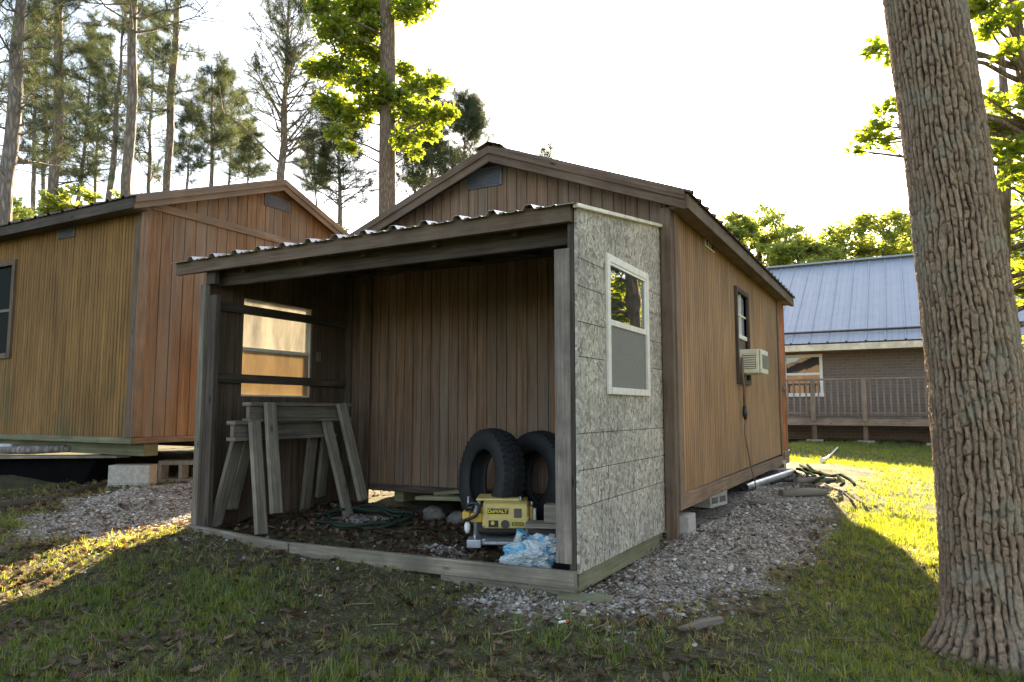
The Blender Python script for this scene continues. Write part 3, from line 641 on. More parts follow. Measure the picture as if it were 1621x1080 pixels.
# ------------------------------------------------------------------ lean-to on the front gable
LX0, LX1, LY0, LY1 = -4.44, -1.478, 3.41, 4.94
def lt_u(y): return 1.955 + (y - 3.38) * .155          # roof underside
lean = thing('lean_to', 'open fronted lean-to with grey board wall and tin roof on front of middle shed', 'lean-to', (-2.95, 3.41, 0))
# roof sheet and purlins
rf = MB(); slv = Vector((0, 1, .155)).normalized()
ribbed(rf, (LX0 - .25, 3.335, lt_u(3.335) + .022), (1, 0, 0), slv, LX1 - LX0 + .27, 1.66, sp=.229, rh=.026, rw=.036, rt=.017, start=.215)
rf.build('roof', M['galv'], lean)
for k in range(5):
    x = LX0 + .35 + k * .55; ob_beam('rafter', M['dark_wood'], lean, (x, 3.47, lt_u(3.47) - .05), (x, 4.93, lt_u(4.93) - .05), .038, .1)
# front fascia and header
m = MB(); A = [(LX0 - .24, 3.372, 1.885), (LX0 - .24, 3.372, 1.99), (LX1 - .02, 3.372, 1.99), (LX1 - .02, 3.372, 1.885)]
m.hexa([A[0], A[1], (A[1][0], 3.41, A[1][2]), (A[0][0], 3.41, A[0][2]), A[3], A[2], (A[2][0], 3.41, A[2][2]), (A[3][0], 3.41, A[3][2])]); m.build('fascia_board', M['brown_wood'], lean, .003)
ob_box('header_beam', M['dark_wood'], lean, LX0 + .05, LX1 - .1, 3.52, 3.56, 1.80, 1.965)
ob_box('ledger_board', M['dark_wood'], lean, LX0 + .05, LX1 - .1, Y0 - .06, Y0 - .022, 2.08, 2.18)
# left corner posts
ob_box('post', M['grey_wood'], lean, LX0 + .0, LX0 + .055, 3.405, 3.445, .06, 1.80)
ob_box('post', M['dark_wood'], lean, LX0 + .06, LX0 + .15, 3.425, 3.465, .03, 1.72)
ob_box('post', M['dark_wood'], lean, LX0 + .04, LX0 + .13, 3.42, 3.46, 1.80, 1.9)
# right corner post, back right post
ob_box('post', M['post_wood'], lean, LX1 - .128, LX1 - .04, 3.4, 3.438, .115, 1.75)
ob_box('post', M['dark_wood'], lean, LX1 - .055, LX1 - .019, 3.412, 3.45, .0, 1.93)
ob_box('post', M['brown_wood'], lean, LX1 + .008, LX1 + .085, LY1 - .06, LY1 + .006, gz(-1.44, 4.94) - .03, 2.33)
ob_box('post', M['dark_wood'], lean, LX0 + .045, LX0 + .1, Y0 - .06, Y0 - .013, .0, 2.12)
ob_box('trim_board', M['brown_wood'], lean, LX0 + .19, LX0 + .24, Y0 - .04, Y0 - .014, .22, 2.02)
# left wall with window opening
m = MB(); WA, WB, WC, WD = 3.79, 4.515, 1.0, 1.755
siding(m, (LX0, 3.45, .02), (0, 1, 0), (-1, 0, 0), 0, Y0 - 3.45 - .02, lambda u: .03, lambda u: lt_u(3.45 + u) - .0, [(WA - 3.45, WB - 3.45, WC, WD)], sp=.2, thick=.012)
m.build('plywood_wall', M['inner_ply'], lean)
for z in (1.098, 1.628): ob_box('girt', M['dark_wood'], lean, LX0 + .014, LX0 + .05, 3.47, Y0 - .062, z, z + .066)
for y in (WA - .05, WB): ob_box('stud', M['dark_wood'], lean, LX0 - .0 + .052, LX0 + .088, y, y + .04, .05, 1.98) if False else None
wi = MB()
wi.box(LX0 - .03, LX0 + .0, WA - .03, WA + .012, WC - .03, WD + .03); wi.box(LX0 - .03, LX0 + .0, WB - .012, WB + .03, WC - .03, WD + .03)
wi.box(LX0 - .03, LX0 + .0, WA + .012, WB - .012, WC - .03, WC + .012); wi.box(LX0 - .03, LX0 + .0, WA + .012, WB - .012, WD - .01, WD + .03); wi.box(LX0 - .028, LX0 - .003, WA + .012, WB - .012, 1.352, 1.378)
wo = wi.build('window', M['vinyl'], lean, .002); wo['label'] = 'small window in left wall, frosted upper pane, tan lower pane'
m = MB(); m.box(LX0 - .018, LX0 - .014, WA + .012, WB - .012, 1.378, 1.745); m.build('pane', M['film_white'], wo)
m = MB(); m.box(LX0 - .012, LX0 - .008, WA + .012, WB - .012, WC + .012, 1.352); m.build('pane', M['film_tan'], wo)
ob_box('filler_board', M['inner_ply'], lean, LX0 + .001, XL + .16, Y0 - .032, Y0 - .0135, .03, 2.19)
ob_box('outlet_plate', M['grey_wood'], lean, LX0 + .013, LX0 + .022, 4.57, 4.62, 1.31, 1.39)
# right wall: weathered strand board with printed grid
WA, WB, WC, WD = 3.815, 4.57, .985, 1.80; WT = .014
m = MB(); siding(m, (LX1, LY0, .07), (0, 1, 0), (1, 0, 0), 0, LY1 - LY0 - .0, lambda u: .072, lambda u: lt_u(LY0 + u) + .005, [(WA - LY0, WB - LY0, WC, WD)], sp=9, thick=WT)
def seam(y0, y1, z0, z1, wdt=.0045):
    yb, zb = y1 - y0, z1 - z0
    if abs(zb) > abs(yb): m.face([(LX1 + .0012, y0 - wdt / 2, z0), (LX1 + .0012, y0 + wdt / 2, z0), (LX1 + .0012, y1 + wdt / 2, z1), (LX1 + .0012, y1 - wdt / 2, z1)], None, 1)
    else: m.face([(LX1 + .001, y0, z0 - wdt / 2), (LX1 + .001, y1, z1 - wdt / 2), (LX1 + .001, y1, z1 + wdt / 2), (LX1 + .001, y0, z0 + wdt / 2)], None, 1)
for z in (.40, .585, .775): seam(LY0 + .004, LY1 - .004, z, z + random.uniform(-.004, .004))
for z in (1.175, 1.36, 1.55, 1.70):
    seam(LY0 + .004, WA - .02, z, z + .002); seam(WB + .03, LY1 - .06, z, z)
for y, z0, z1 in ((3.72, .1, .955), (3.83, .1, .95), (4.25, .1, .53), (4.28, .78, .95), (4.62, .1, .96), (4.27, .42, .77)): seam(y, y + .002, z0, z1, .003)
wall = m.build('strand_board_wall', [M['osb'], M['chalk_line']], lean); wall['label'] = 'weathered grey strand board end wall'
m = MB(); m.box(LX1 - .05, LX1 - .0155, LY0 + .03, LY1 - .065, -.03, .085); m.build('rim_joist', M['treated_wood'], lean, .003)
ob_box('top_plate', M['dark_wood'], lean, LX1 - .06, LX1 - .016, LY0 + .06, LY1 - .07, 1.86, 1.93)
ob_beam('drip_edge', M['drip'], lean, (LX1 + .012, 3.37, lt_u(3.37) + .012), (LX1 + .012, 4.96, lt_u(4.96) + .012), .03, .022)
fr = MB(); o_, fw = .018, .045
X_ = LX1
fr.box(X_, X_ + o_, WA, WA + fw, WC, WD); fr.box(X_, X_ + o_, WB - fw, WB, WC, WD); fr.box(X_, X_ + o_ - .001, WA + fw, WB - fw, WD - fw, WD); fr.box(X_, X_ + o_ + .006, WA + fw, WB - fw, WC, WC + .04)
fr.box(X_ - .03, X_ + .01, WA + fw, WB - fw, 1.385, 1.42)
wo = fr.build('window', M['vinyl'], lean, .003); wo['label'] = 'off-white single hung window in strand board wall'
ib = MB(); ib.box(X_ + .0, X_ + .011, WA + fw, WA + fw + .014, 1.42, WD - fw); ib.box(X_ + .0, X_ + .011, WB - fw - .014, WB - fw, 1.42, WD - fw); ib.box(X_ + .0, X_ + .0105, WA + fw + .014, WB - fw - .014, WD - fw - .014, WD - fw); ib.build('sash', M['white_vinyl'], wo)
m = MB(); m.box(X_ - .006, X_ - .001, WA + fw, WB - fw, 1.42, WD - fw); m.build('pane', M['glass'], wo)
m = MB(); m.box(X_ - .003, X_ + .001, WA + fw, WB - fw, WC + .04, 1.385); m.build('insect_screen', M['screen'], wo)
# sill boards on the ground
m = MB(); m.hexa([(-4.45, 3.36, .055), (-4.45, 3.40, .055), (-4.45, 3.40, .10), (-4.45, 3.36, .10), (-3.46, 3.365, -.02), (-3.46, 3.405, -.02), (-3.46, 3.405, .055), (-3.46, 3.365, .055)]); m.build('sill_board', M['pale_wood'], lean, .004)
m = MB(); m.hexa([(-3.44, 3.36, -.03), (-3.44, 3.398, -.03), (-3.44, 3.398, .062), (-3.44, 3.36, .062), (-1.485, 3.36, .005), (-1.485, 3.398, .005), (-1.485, 3.398, .088), (-1.485, 3.36, .088)]); m.build('sill_board', M['pale_wood'], lean, .004)
m = MB(); m.box(-2.3, -1.49, 3.375, 3.43, -.06, .003); m.build('footing_board', M['grey_wood'], lean, .004)

# ------------------------------------------------------------------ left shed (ridge runs away to the left)
GX, SY0, SY1, SYC = -5.91, 3.90, 6.96, 5.43; LB = .60; LSL = .37; LRZ = 3.345
ls = thing('wooden_shed', 'golden brown wooden shed at left edge, raised on blocks, with grey gable vent', 'shed', (GX, SY0, 0))
LEN = 5.2
def lr(y): return LRZ - .02 - abs(y - SYC) * LSL
mb = MB(); tf = lambda u: lr(SY0 + u); tf.breaks = (SYC - SY0,)
siding(mb, (GX, SY0, LB), (0, 1, 0), (1, 0, 0), 0, SY1 - SY0, lambda u: LB + .055, tf, sp=.12, gw=.008)
mb.build('gable_wall', M['siding_gable'], ls)
mb = MB()
siding(mb, (GX - LEN, SY0, LB), (1, 0, 0), (0, -1, 0), 0, LEN, lambda u: LB + .055, lambda u: lr(SY0), [(LEN - 2.75, LEN - 2.08, 1.47, 2.38)], sp=.047, gw=.007, gd=.009)
mb.build('side_wall', M['siding_eave'], ls)
mb = MB(); siding(mb, (GX - LEN, SY1, LB), (1, 0, 0), (0, 1, 0), 0, LEN, lambda u: LB + .05, lambda u: lr(SY1), sp=.2); mb.build('side_wall', M['siding_eave'], ls)
mb = MB(); siding(mb, (GX - LEN, SY0, LB), (0, 1, 0), (-1, 0, 0), 0, SY1 - SY0, lambda u: LB + .05, tf, sp=.2); mb.build('gable_wall', M['siding_gable'], ls)
ob_box('floor', M['dark_wood'], ls, GX - LEN + .06, GX - .06, SY0 + .06, SY1 - .06, LB + .02, LB + .07)
ob_box('skirt_board', M['trim_wood'], ls, GX - .03, GX + .014, SY0 + .0, SY1, LB, LB + .053)
ob_box('skirt_board', M['treated_wood'], ls, GX - LEN, GX + .012, SY0 - .014, SY0 - .001, LB, LB + .054)
for y in (SY0 + .22, SYC, SY1 - .25): ob_box('skid_beam', M['treated_wood'], ls, GX - LEN + .1, GX - .04, y - .07, y + .07, LB - .115, LB - .002)
ob_box('corner_trim', M['trim_wood'], ls, GX + .001, GX + .018, SY0 - .016, SY0 + .075, LB + .056, lr(SY0) + .01)
ob_box('corner_trim', M['brown_wood'], ls, GX - .07, GX + .0, SY0 - .018, SY0 - .001, LB + .056, lr(SY0) - .02)
ob_box('tie_board', M['trim_wood'], ls, GX + .001, GX + .022, SY0 + .076, SY1 - .02, lr(SY0) - .055, lr(SY0) + .02)
EWL = SYC - SY0 + .16; RX0, RX1 = GX - LEN - .1, GX + .13
sl2 = math.hypot(1, LSL)
for sgn in (-1, 1):
    rf = MB(); ey, ez = SYC + sgn * EWL, LRZ - EWL * LSL; nrm = Vector((0, sgn * LSL, 1)).normalized()
    a, b = Vector((0, SYC, LRZ)), Vector((0, ey, ez)); c = [a, b, b + nrm * .025, a + nrm * .025]
    rf.hexa([p + Vector((RX0, 0, 0)) for p in c] + [p + Vector((RX1 - .02, 0, 0)) for p in c], 0)
    ribbed(rf, Vector((RX0, SYC, LRZ)) + nrm * .029, (1, 0, 0), (0, sgn, -LSL), RX1 - RX0 + .015, EWL * sl2 + .03, mi=1)
    rf.build('roof', [M['dark_wood'], M['brown_metal']], ls)
    for x_, hh, th, up_ in ((RX1 - .022, .11, .02, .0), (RX1 - .001, .055, .018, .01)):
        m = MB(); A = [Vector((x_, SYC, LRZ + .024 + up_)), Vector((x_, SYC, LRZ + .024 - hh)), Vector((x_, ey, ez + .024 - hh)), Vector((x_, ey, ez + .024 + up_))]; d = Vector((th, 0, 0))
        m.hexa([A[0], A[1], A[1] + d, A[0] + d, A[3], A[2], A[2] + d, A[3] + d]); m.build('rake_board', M['trim_wood'], ls, .003)
    y0_, y1_ = sorted((ey, ey + sgn * .018)); m = MB(); m.box(RX0, RX1 - .003, y0_, y1_, ez - .08, ez + .014); m.build('eave_fascia', M['dark_wood'], ls, .003)
    y0_, y1_ = sorted((ey - sgn * .002, (SY0 - .02) if sgn < 0 else SY1 + .02)); m = MB(); m.box(RX0, RX1 - .024, y0_, y1_, ez - .07, ez - .058, axis=0); m.build('soffit', M['dark_wood'], ls)
v = MB(); v.box(GX + .001, GX + .016, 5.27, 5.63, 3.075, 3.205); vo = v.build('gable_vent', M['vent_metal'], ls, .003)
v = MB()
for k in range(6): v.beam((GX + .02, 5.29, 3.09 + k * .02), (GX + .02, 5.61, 3.09 + k * .02), .012, .006, up=(.6, 0, 1))
v.build('louvre', M['vent_metal'], vo)
v = MB(); v.box(-7.21, -6.93, SY0 - .014, SY0 - .001, 2.555, 2.655); vo = v.build('side_vent', M['vent_metal'], ls, .003)
v = MB()
for k in range(5): v.beam((-7.19, SY0 - .017, 2.568 + k * .019), (-6.95, SY0 - .017, 2.568 + k * .019), .01, .005, up=(0, -.6, 1))
v.build('louvre', M['dark_metal'], vo)
wx0, wx1, wz0, wz1 = GX - 2.75, GX - 2.08, 1.47, 2.38
m = MB(); f = .055
m.box(wx1, wx1 + f, SY0 - .022, SY0 + .03, wz0 - f, wz1 + f); m.box(wx0 - f, wx0, SY0 - .022, SY0 + .03, wz0 - f, wz1 + f); m.box(wx0, wx1, SY0 - .02, SY0 + .03, wz1, wz1 + f); m.box(wx0, wx1, SY0 - .026, SY0 + .03, wz0 - f, wz0)
wo = m.build('window', M['brown_wood'], ls, .002)
m = MB(); m.box(wx0, wx1, SY0 + .015, SY0 + .02, wz0, wz1); m.build('pane', M['glass_dim'], wo)
m = MB(); m.box(wx0, wx1, SY0 + .002, SY0 + .014, 1.9, 1.93); m.box(wx1 - .03, wx1, SY0 + .003, SY0 + .014, wz0, 1.9); m.build('sash', M['dark_metal'], wo)
# ------------------------------------------------------------------ house and deck
HY = 19.7; HX0, HX1 = -6.0, 13.5; HG = .1
house = thing('brick_house', 'long dark brick house with blue-grey metal roof behind the lawn', 'house', (0, HY, 0))
m = MB(); HWX0, HWX1, HWZ0, HWZ1 = -2.72, -1.78, 1.28, 2.3
siding(m, (HX0, HY, HG), (1, 0, 0), (0, -1, 0), 0, HX1 - HX0, lambda u: HG - .2, lambda u: 2.5, [(HWX0 - HX0, HWX1 - HX0, HWZ0, HWZ1), (4.2 - HX0, 5.2 - HX0, HWZ0, HWZ1)], sp=99, thick=.1); m.build('brick_wall', M['brick'], house)
m = MB(); siding(m, (HX0, HY, HG), (0, 1, 0), (-1, 0, 0), .1, 8, lambda u: HG - .2, lambda u: 2.5 + max(0, 3.0 - abs(u - 4.05) * .72), sp=99, thick=.1); m.build('brick_wall', M['brick'], house)
m = MB(); siding(m, (HX1, HY, HG), (0, 1, 0), (1, 0, 0), .1, 8, lambda u: HG - .2, lambda u: 2.5, sp=99, thick=.1); m.build('brick_wall', M['brick'], house)
m = MB(); siding(m, (HX0, HY + 8.1, HG), (1, 0, 0), (0, 1, 0), 0, HX1 - HX0, lambda u: HG - .2, lambda u: 2.5, sp=99, thick=.1); m.build('brick_wall', M['brick'], house)
EY, EZ, RIY, RIZ = HY - .75, 2.52, 24.0, 5.42
d = Vector((0, RIY - EY, RIZ - EZ)); n_ = d.cross(Vector((-1, 0, 0))).normalized()
for sgn in (1, -1):
    m = MB(); P0 = Vector((HX0 - .4, EY if sgn > 0 else 2 * RIY - EY, EZ)); dd = Vector((0, sgn * d.y, d.z)); nn = Vector((0, -sgn * d.z, d.y)).normalized()
    L_ = HX1 - HX0 + .8; c = [P0, P0 + dd, P0 + dd + nn * .02, P0 + nn * .02]; c = [q - nn * .03 for q in c]
    m.hexa(c + [q + Vector((L_, 0, 0)) for q in c], 1)
    ribbed(m, P0 + nn * .002, (1, 0, 0), dd, L_, dd.length, sp=.42, rh=.03, rw=.028, rt=.012, start=.2)
    if sgn > 0:
        t_ = .095; a = P0 + dd * t_ + nn * .05; m.beam(a, a + Vector((L_, 0, 0)), .05, .045, up=nn, mi=2)
    m.build('roof', [M['house_roof'], M['dark_wood'], M['dark_metal']], house)
m = MB(); m.beam((HX0 - .4, RIY, RIZ + .03), (HX1 + .4, RIY, RIZ + .03), .34, .05); m.build('ridge_cap', M['house_roof'], house)
ob_box('fascia', M['fascia_cream'], house, HX0 - .4, HX1 + .4, EY - .02, EY + .012, EZ - .19, EZ - .035)
ob_box('soffit', M['fascia_cream'], house, HX0 - .4, HX1 + .4, EY + .014, HY - .0, EZ - .16, EZ - .14, axis=0)
for wx0, wx1 in ((HWX0, HWX1), (4.2, 5.2)):
    m = MB(); f = .07
    m.box(wx0, wx0 + f, HY - .03, HY + .05, HWZ0, HWZ1); m.box(wx1 - f, wx1, HY - .03, HY + .05, HWZ0, HWZ1); m.box(wx0 + f, wx1 - f, HY - .028, HY + .05, HWZ1 - f, HWZ1); m.box(wx0 - .03, wx1 + .03, HY - .05, HY - .001, HWZ0 - .06, HWZ0 + .03)
    m.box(wx0 + f, wx1 - f, HY - .02, HY + .04, 1.77, 1.83)
    wo = m.build('window', M['white_vinyl'], house)
    m = MB(); m.box(wx0 + f, wx1 - f, HY + .01, HY + .015, HWZ0 + .03, HWZ1 - f); m.build('pane', M['glass_far'], wo)
ob_box('doorway_panel', M['inside_dark'], house, -3.3, -2.98, HY - .012, HY - .001, .74, 2.2)
deck = thing('wooden_deck', 'raised weathered wooden deck with baluster railing along front of brick house', 'deck', (0, 18, .1))
DX0, DX1, DY0, DY1, DZ = -4.0, 6.2, 18.0, HY - .12, .73
m = MB(); k = DY0
while k < DY1 - .1: m.box(DX0, DX1, k, k + .135, DZ - .035, DZ); k += .142
m.build('deck_boards', M['grey_wood'], deck)
ob_box('rim_joist', M['rail_wood'], deck, DX0 + .01, DX1 - .01, DY0 + .012, DY0 + .05, DZ - .2, DZ - .037)
ob_box('top_rail', M['rail_wood'], deck, DX0, DX1, DY0 + .0, DY0 + .13, DZ + .84, DZ + .88)
ob_box('bottom_rail', M['rail_wood'], deck, DX0, DX1, DY0 + .045, DY0 + .085, DZ + .06, DZ + .11)
px_ = [-3.6, -1.86, -.79, .55, 2.1, 3.6, 5.1, 6.1]
for x in px_:
    po = ob_box('post', M['rail_wood'], deck, x - .05, x + .05, DY0 - .048, DY0 - .002, DZ - .1, DZ + .838)
    ob_box('support_post', M['brown_wood'], deck, x - .05, x + .05, DY0 + .055, DY0 + .145, HG - .1, DZ - .04)
    ob_box('pier_block', M['concrete'], deck, x - .17, x + .17, DY0 - .05, DY0 + .25, gz(x, DY0) - .1, gz(x, DY0) + .06)
x = DX0 + .1; bm_ = None
while x < DX1 - .05:
    if min(abs(x - p) for p in px_) > .07:
        if bm_ is None: bm_ = ob_box('baluster', M['rail_wood'], deck, x - .017, x + .017, DY0 + .01, DY0 + .044, DZ - .0 + .03, DZ + .838, bevel=0); bx = x
        else:
            c = bm_.copy(); COL.objects.link(c); c.parent = deck; c.location = bm_.location + Vector((x - bx, 0, 0))
    x += .135

# ------------------------------------------------------------------ sawhorses
def sawhorse(name, label, ox, oy, oz, yaw, h, L):
    t = thing(name, label, 'sawhorse', (ox, oy, oz), 'wooden sawhorses stacked in the lean-to')
    ca, sa = math.cos(yaw), math.sin(yaw)
    def W(x, y, z): return Vector((ox + ca * x - sa * y, oy + sa * x + ca * y, oz + z))
    def bar(nm, a, b, w_, hh, mat, up=(0, 0, 1)):
        return ob_beam(nm, mat, t, W(*a), W(*b), w_, hh, up)
    bar('top_plank', (0, 0, h - .014), (0, L, h - .014), .09, .026, M['grey_wood'])
    bar('web_beam', (0, .012, h - .071), (0, L - .012, h - .071), .036, .086, M['grey_wood'])
    bar('bottom_plank', (0, .004, h - .128), (0, L - .004, h - .128), .09, .026, M['grey_wood'])
    for y, dy in ((.15, -.06), (L - .15, .09)):
        for s in (-1, 1):
            a = W(s * .064, y, h - .005); b = W(s * .235, y + dy, .0)
            ax = (W(0, 1, 0) - W(0, 0, 0))
            ob_beam('leg', M['pale_wood'] if s > 0 else M['grey_wood'], t, a, b, .036, .086, up=ax)
    return t
sawhorse('sawhorse', 'grey wooden sawhorse standing on ground under small lean-to window', -4.10, 3.43, .055, .0, .765, 1.02)
sawhorse('sawhorse', 'grey wooden sawhorse stacked on top of another one', -4.065, 3.53, .185, -.03, .765, 1.02)

# ------------------------------------------------------------------ planer
def local(loc, rz):
    m = Matrix.Translation(loc) @ Matrix.Rotation(rz, 4, 'Z'); return m
pl_loc = Vector((-2.385, 4.165, gz(-2.385, 4.165) + .008)); PLM = local(pl_loc, R(26)) @ Matrix.Diagonal((1, 1, .87, 1))
planer = thing('thickness_planer', 'yellow and cream benchtop thickness planer on ground in the lean-to', 'planer', pl_loc)
def pbox(nm, mat, par, x0, x1, y0, y1, z0, z1, bevel=.006, axis=None):
    m = MB(); m.box(x0, x1, y0, y1, z0, z1, axis); m.v = [tuple(PLM @ Vector(p)) for p in m.v]; return m.build(nm, mat, par, bevel)
def ptube(nm, mat, par, pts, r, n=10):
    m = MB(); m.tube([PLM @ Vector(p) for p in pts], r, n); return m.build(nm, mat, par)
pbox('base', M['cast_alu'], planer, -.17, .215, -.02, .33, .012, .058)
pbox('feed_table', M['cast_alu'], planer, -.085, .21, -.10, .4, .035, .056, .003)
pbox('foot', M['cast_alu'], planer, -.2, -.105, -.07, .06, 0, .062)
pbox('foot', M['cast_alu'], planer, .175, .235, -.05, .06, 0, .05)
for x in (-.152, .19): 
    for y in (.03, .3): ptube('column', M['cast_alu'], planer, [(x, y, .05), (x, y, .3)], .014)
pbox('inner_housing', M['black_plastic'], planer, -.135, .175, .02, .3, .1, .2)
ptube('feed_roller', M['black_plastic'], planer, [(-.13, .05, .105), (.17, .05, .105)], .022, 14)
# front cover: rounded panel with a folded upper slope
mb = MB(); W_ = .345; x0, x1 = -.1, .203
prof = [(-.045, .142), (-.06, .15), (-.062, .21), (-.048, .218), (-.046, .31), (-.03, .325), (.03, .335), (.03, .142)]
n0 = len(mb.v)
for xx, ins in ((x0, .012), (x0 + .012, 0), (x1 - .012, 0), (x1, .012)):
    zc, yc = .235, -.01
    for y, z in prof: mb.v.append(tuple(PLM @ Vector((xx, y + (ins if y < 0 else 0), z + (ins if z < zc else -ins)))))
P_ = len(prof)
for k in range(3):
    for j in range(P_): j2 = (j + 1) % P_; mb.f.append((n0 + k * P_ + j, n0 + k * P_ + j2, n0 + (k + 1) * P_ + j2, n0 + (k + 1) * P_ + j)); mb.mi.append(0); mb.sm.append(False); mb.uv.append([(0, 0)] * 4)
mb.f.append(tuple(n0 + j for j in reversed(range(P_)))); mb.f.append(tuple(n0 + 3 * P_ + j for j in range(P_))); mb.mi += [0, 0]; mb.sm += [False, False]; mb.uv += [[(0, 0)] * P_] * 2
cover = mb.build('front_cover', M['cream_paint'], planer, .003)
pbox('top_plate', M['cream_paint'], planer, -.15, .14, .032, .3, .335, .352, .004)
pbox('motor_hood', M['yellow_paint'], planer, -.1, .19, .035, .29, .205, .333, .01)
pbox('side_arm', M['yellow_paint'], planer, -.182, -.102, -.03, .26, .18, .25, .012)
pbox('side_arm', M['yellow_paint'], planer, -.236, -.184, -.02, .2, .2, .262, .01)
pbox('side_plate', M['yellow_paint'], planer, .205, .228, .0, .26, .13, .3, .006)
pbox('height_scale', M['cast_alu'], planer, .23, .252, -.02, .05, .16, .288, .004)
for x, z0, z1 in ((-.2, .25, .37), (-.14, .25, .328), (.148, .335, .37), (.222, .3, .335)): ptube('lift_screw', M['cast_alu'], planer, [(x, .02, z0), (x, .02, z1)], .0065, 8)
for z0, z1 in ((.11, .13), (.075, .095)): pbox('bracket', M['cast_alu'], planer, .205, .235, .0, .06, z0, z1, .003)
# crank handle and white hand grip
ptube('crank_handle', M['black_plastic'], planer, [(-.205, -.03, .275), (-.205, -.06, .3), (-.18, -.075, .33), (-.14, -.08, .335), (-.118, -.08, .31), (-.118, -.078, .275), (-.14, -.07, .24), (-.185, -.06, .215), (-.215, -.05, .2)], .011, 10)
ptube('crank_knob', M['black_plastic'], planer, [(-.2, -.055, .29), (-.175, -.06, .3), (-.155, -.065, .29)], .02, 10)
ptube('roller_grip', M['white_vinyl'], planer, [(-.2, -.03, .105), (-.2, -.03, .135), (-.2, -.03, .165), (-.2, -.03, .185)], [.012, .02, .02, .012], 14)
ptube('depth_stop', M['cast_alu'], planer, [(-.148, -.04, .05), (-.148, -.04, .1)], .008, 8)
FY = -.0475
lab = pbox('name_plate', M['black_plastic'], planer, -.066, .07, FY - .003, FY + .001, .249, .29, .001)
def text(s, size, mat, par, x, z, y, nm='lettering', sx=1.0):
    cu = bpy.data.curves.new(nm, 'FONT'); cu.body = s; cu.size = size; cu.align_x = 'CENTER'; cu.align_y = 'CENTER'; cu.extrude = .0006; cu.offset = size * .022
    t = bpy.data.objects.new('tmp', cu); COL.objects.link(t); dg = bpy.context.evaluated_depsgraph_get(); me_ = bpy.data.meshes.new_from_object(t.evaluated_get(dg)); bpy.data.objects.remove(t)
    me_.name = nm; me_.materials.clear(); me_.materials.append(mat)
    W = PLM @ Matrix.Translation((x, y, z)) @ Matrix.Rotation(R(90), 4, 'X') @ Matrix.Diagonal((sx, 1, 1, 1)); me_.transform(W); me_.transform(Matrix.Translation(-parent_world(par)))
    o = bpy.data.objects.new(nm, me_); COL.objects.link(o); o.parent = par; return o
text('D', .036, M['label_yellow'], lab, -.0515, .269, FY - .0042, sx=.95); text('e', .030, M['label_yellow'], lab, -.0325, .2672, FY - .0042, sx=1.0); text('WALT', .036, M['label_yellow'], lab, .0175, .269, FY - .0042, sx=.92)
pbox('warning_label', M['brown_metal'], planer, .106, .157, FY - .003, FY + .001, .222, .29, .001)
F2 = -.0625
pbox('switch_recess', M['black_plastic'], planer, -.058, .006, F2 - .002, F2 + .001, .155, .205, .001)
ptube('switch', M['yellow_paint'], planer, [(-.03, F2 - .002, .186), (-.03, F2 - .018, .188)], .013, 14)
ptube('speed_dial', M['dark_metal'], planer, [(.05, F2 + .0, .178), (.05, F2 - .008, .178)], .027, 20)
rp = pbox('rating_plate', M['black_plastic'], planer, .095, .17, F2 - .002, F2 + .001, .164, .193, .001)
m = MB()
for k in range(3):
    for a, b in ((.1, .124), (.128, .145), (.149, .166)): m.box(a, b, F2 - .0032, F2 - .0022, .169 + k * .008, .172 + k * .008, axis=0)
m.v = [tuple(PLM @ Vector(p)) for p in m.v]; m.build('print', M['label_yellow'], rp)
for x in (-.087, .19):
    ptube('screw', M['dark_metal'], planer, [(x, F2 + .006, .16), (x, F2 - .003, .16)], .005, 10)

# ------------------------------------------------------------------ tyres
def tyre(label, c, ax, r, wd):
    ax = Vector(ax).normalized(); t = thing('tyre', label, 'tyre', (c[0], c[1], c[2] - r), 'tyres leaning against the lean-to back wall')
    mt = Matrix.Translation(c) @ ax.to_track_quat('Z', 'Y').to_matrix().to_4x4(); h = wd / 2
    prof = [(r * .56, -h * .62), (r * .6, -h * .8), (r * .72, -h * .98), (r * .86, -h), (r * .95, -h * .84), (r, -h * .6), (r * 1.01, 0), (r, h * .6), (r * .95, h * .84), (r * .86, h), (r * .72, h * .98), (r * .6, h * .8), (r * .56, h * .62), (r * .585, h * .55), (r * .83, h * .7), (r * .9, 0), (r * .83, -h * .7), (r * .585, -h * .55)]
    m = MB(); m.lathe(prof, 56, mat=mt); m.build('carcass', M['rubber'], t)
    m = MB(); 
    for k in range(44):
        a = 2 * math.pi * k / 44
        for s in (-1, 1):
            aa = a + (s > 0) * math.pi / 44
            def q(rr, da, hh): return tuple(mt @ Vector((rr * math.cos(aa + da), rr * math.sin(aa + da), hh)))
            dA = .045
            c0 = [q(r * .985, -dA, s * h * .16), q(r * 1.035, -dA, s * h * .16), q(r * 1.035, dA, s * h * .1), q(r * .985, dA, s * h * .1)]
            c1 = [q(r * .95, -dA + .03, s * h * .86), q(r * .985, -dA + .03, s * h * .86), q(r * .985, dA + .03, s * h * .8), q(r * .95, dA + .03, s * h * .8)]
            m.hexa(c0 + c1)
    m.build('tread', M['rubber'], t)
tyre('big black tyre leaning on brown back wall behind the yellow planer', (-2.63, 4.48, .41), (-.5, -.85, .1), .345, .2)
tyre('black tyre sandwiched behind the big tyre, nearest the corner post', (-2.36, 4.72, .4), (-.42, -.9, .1), .335, .2)

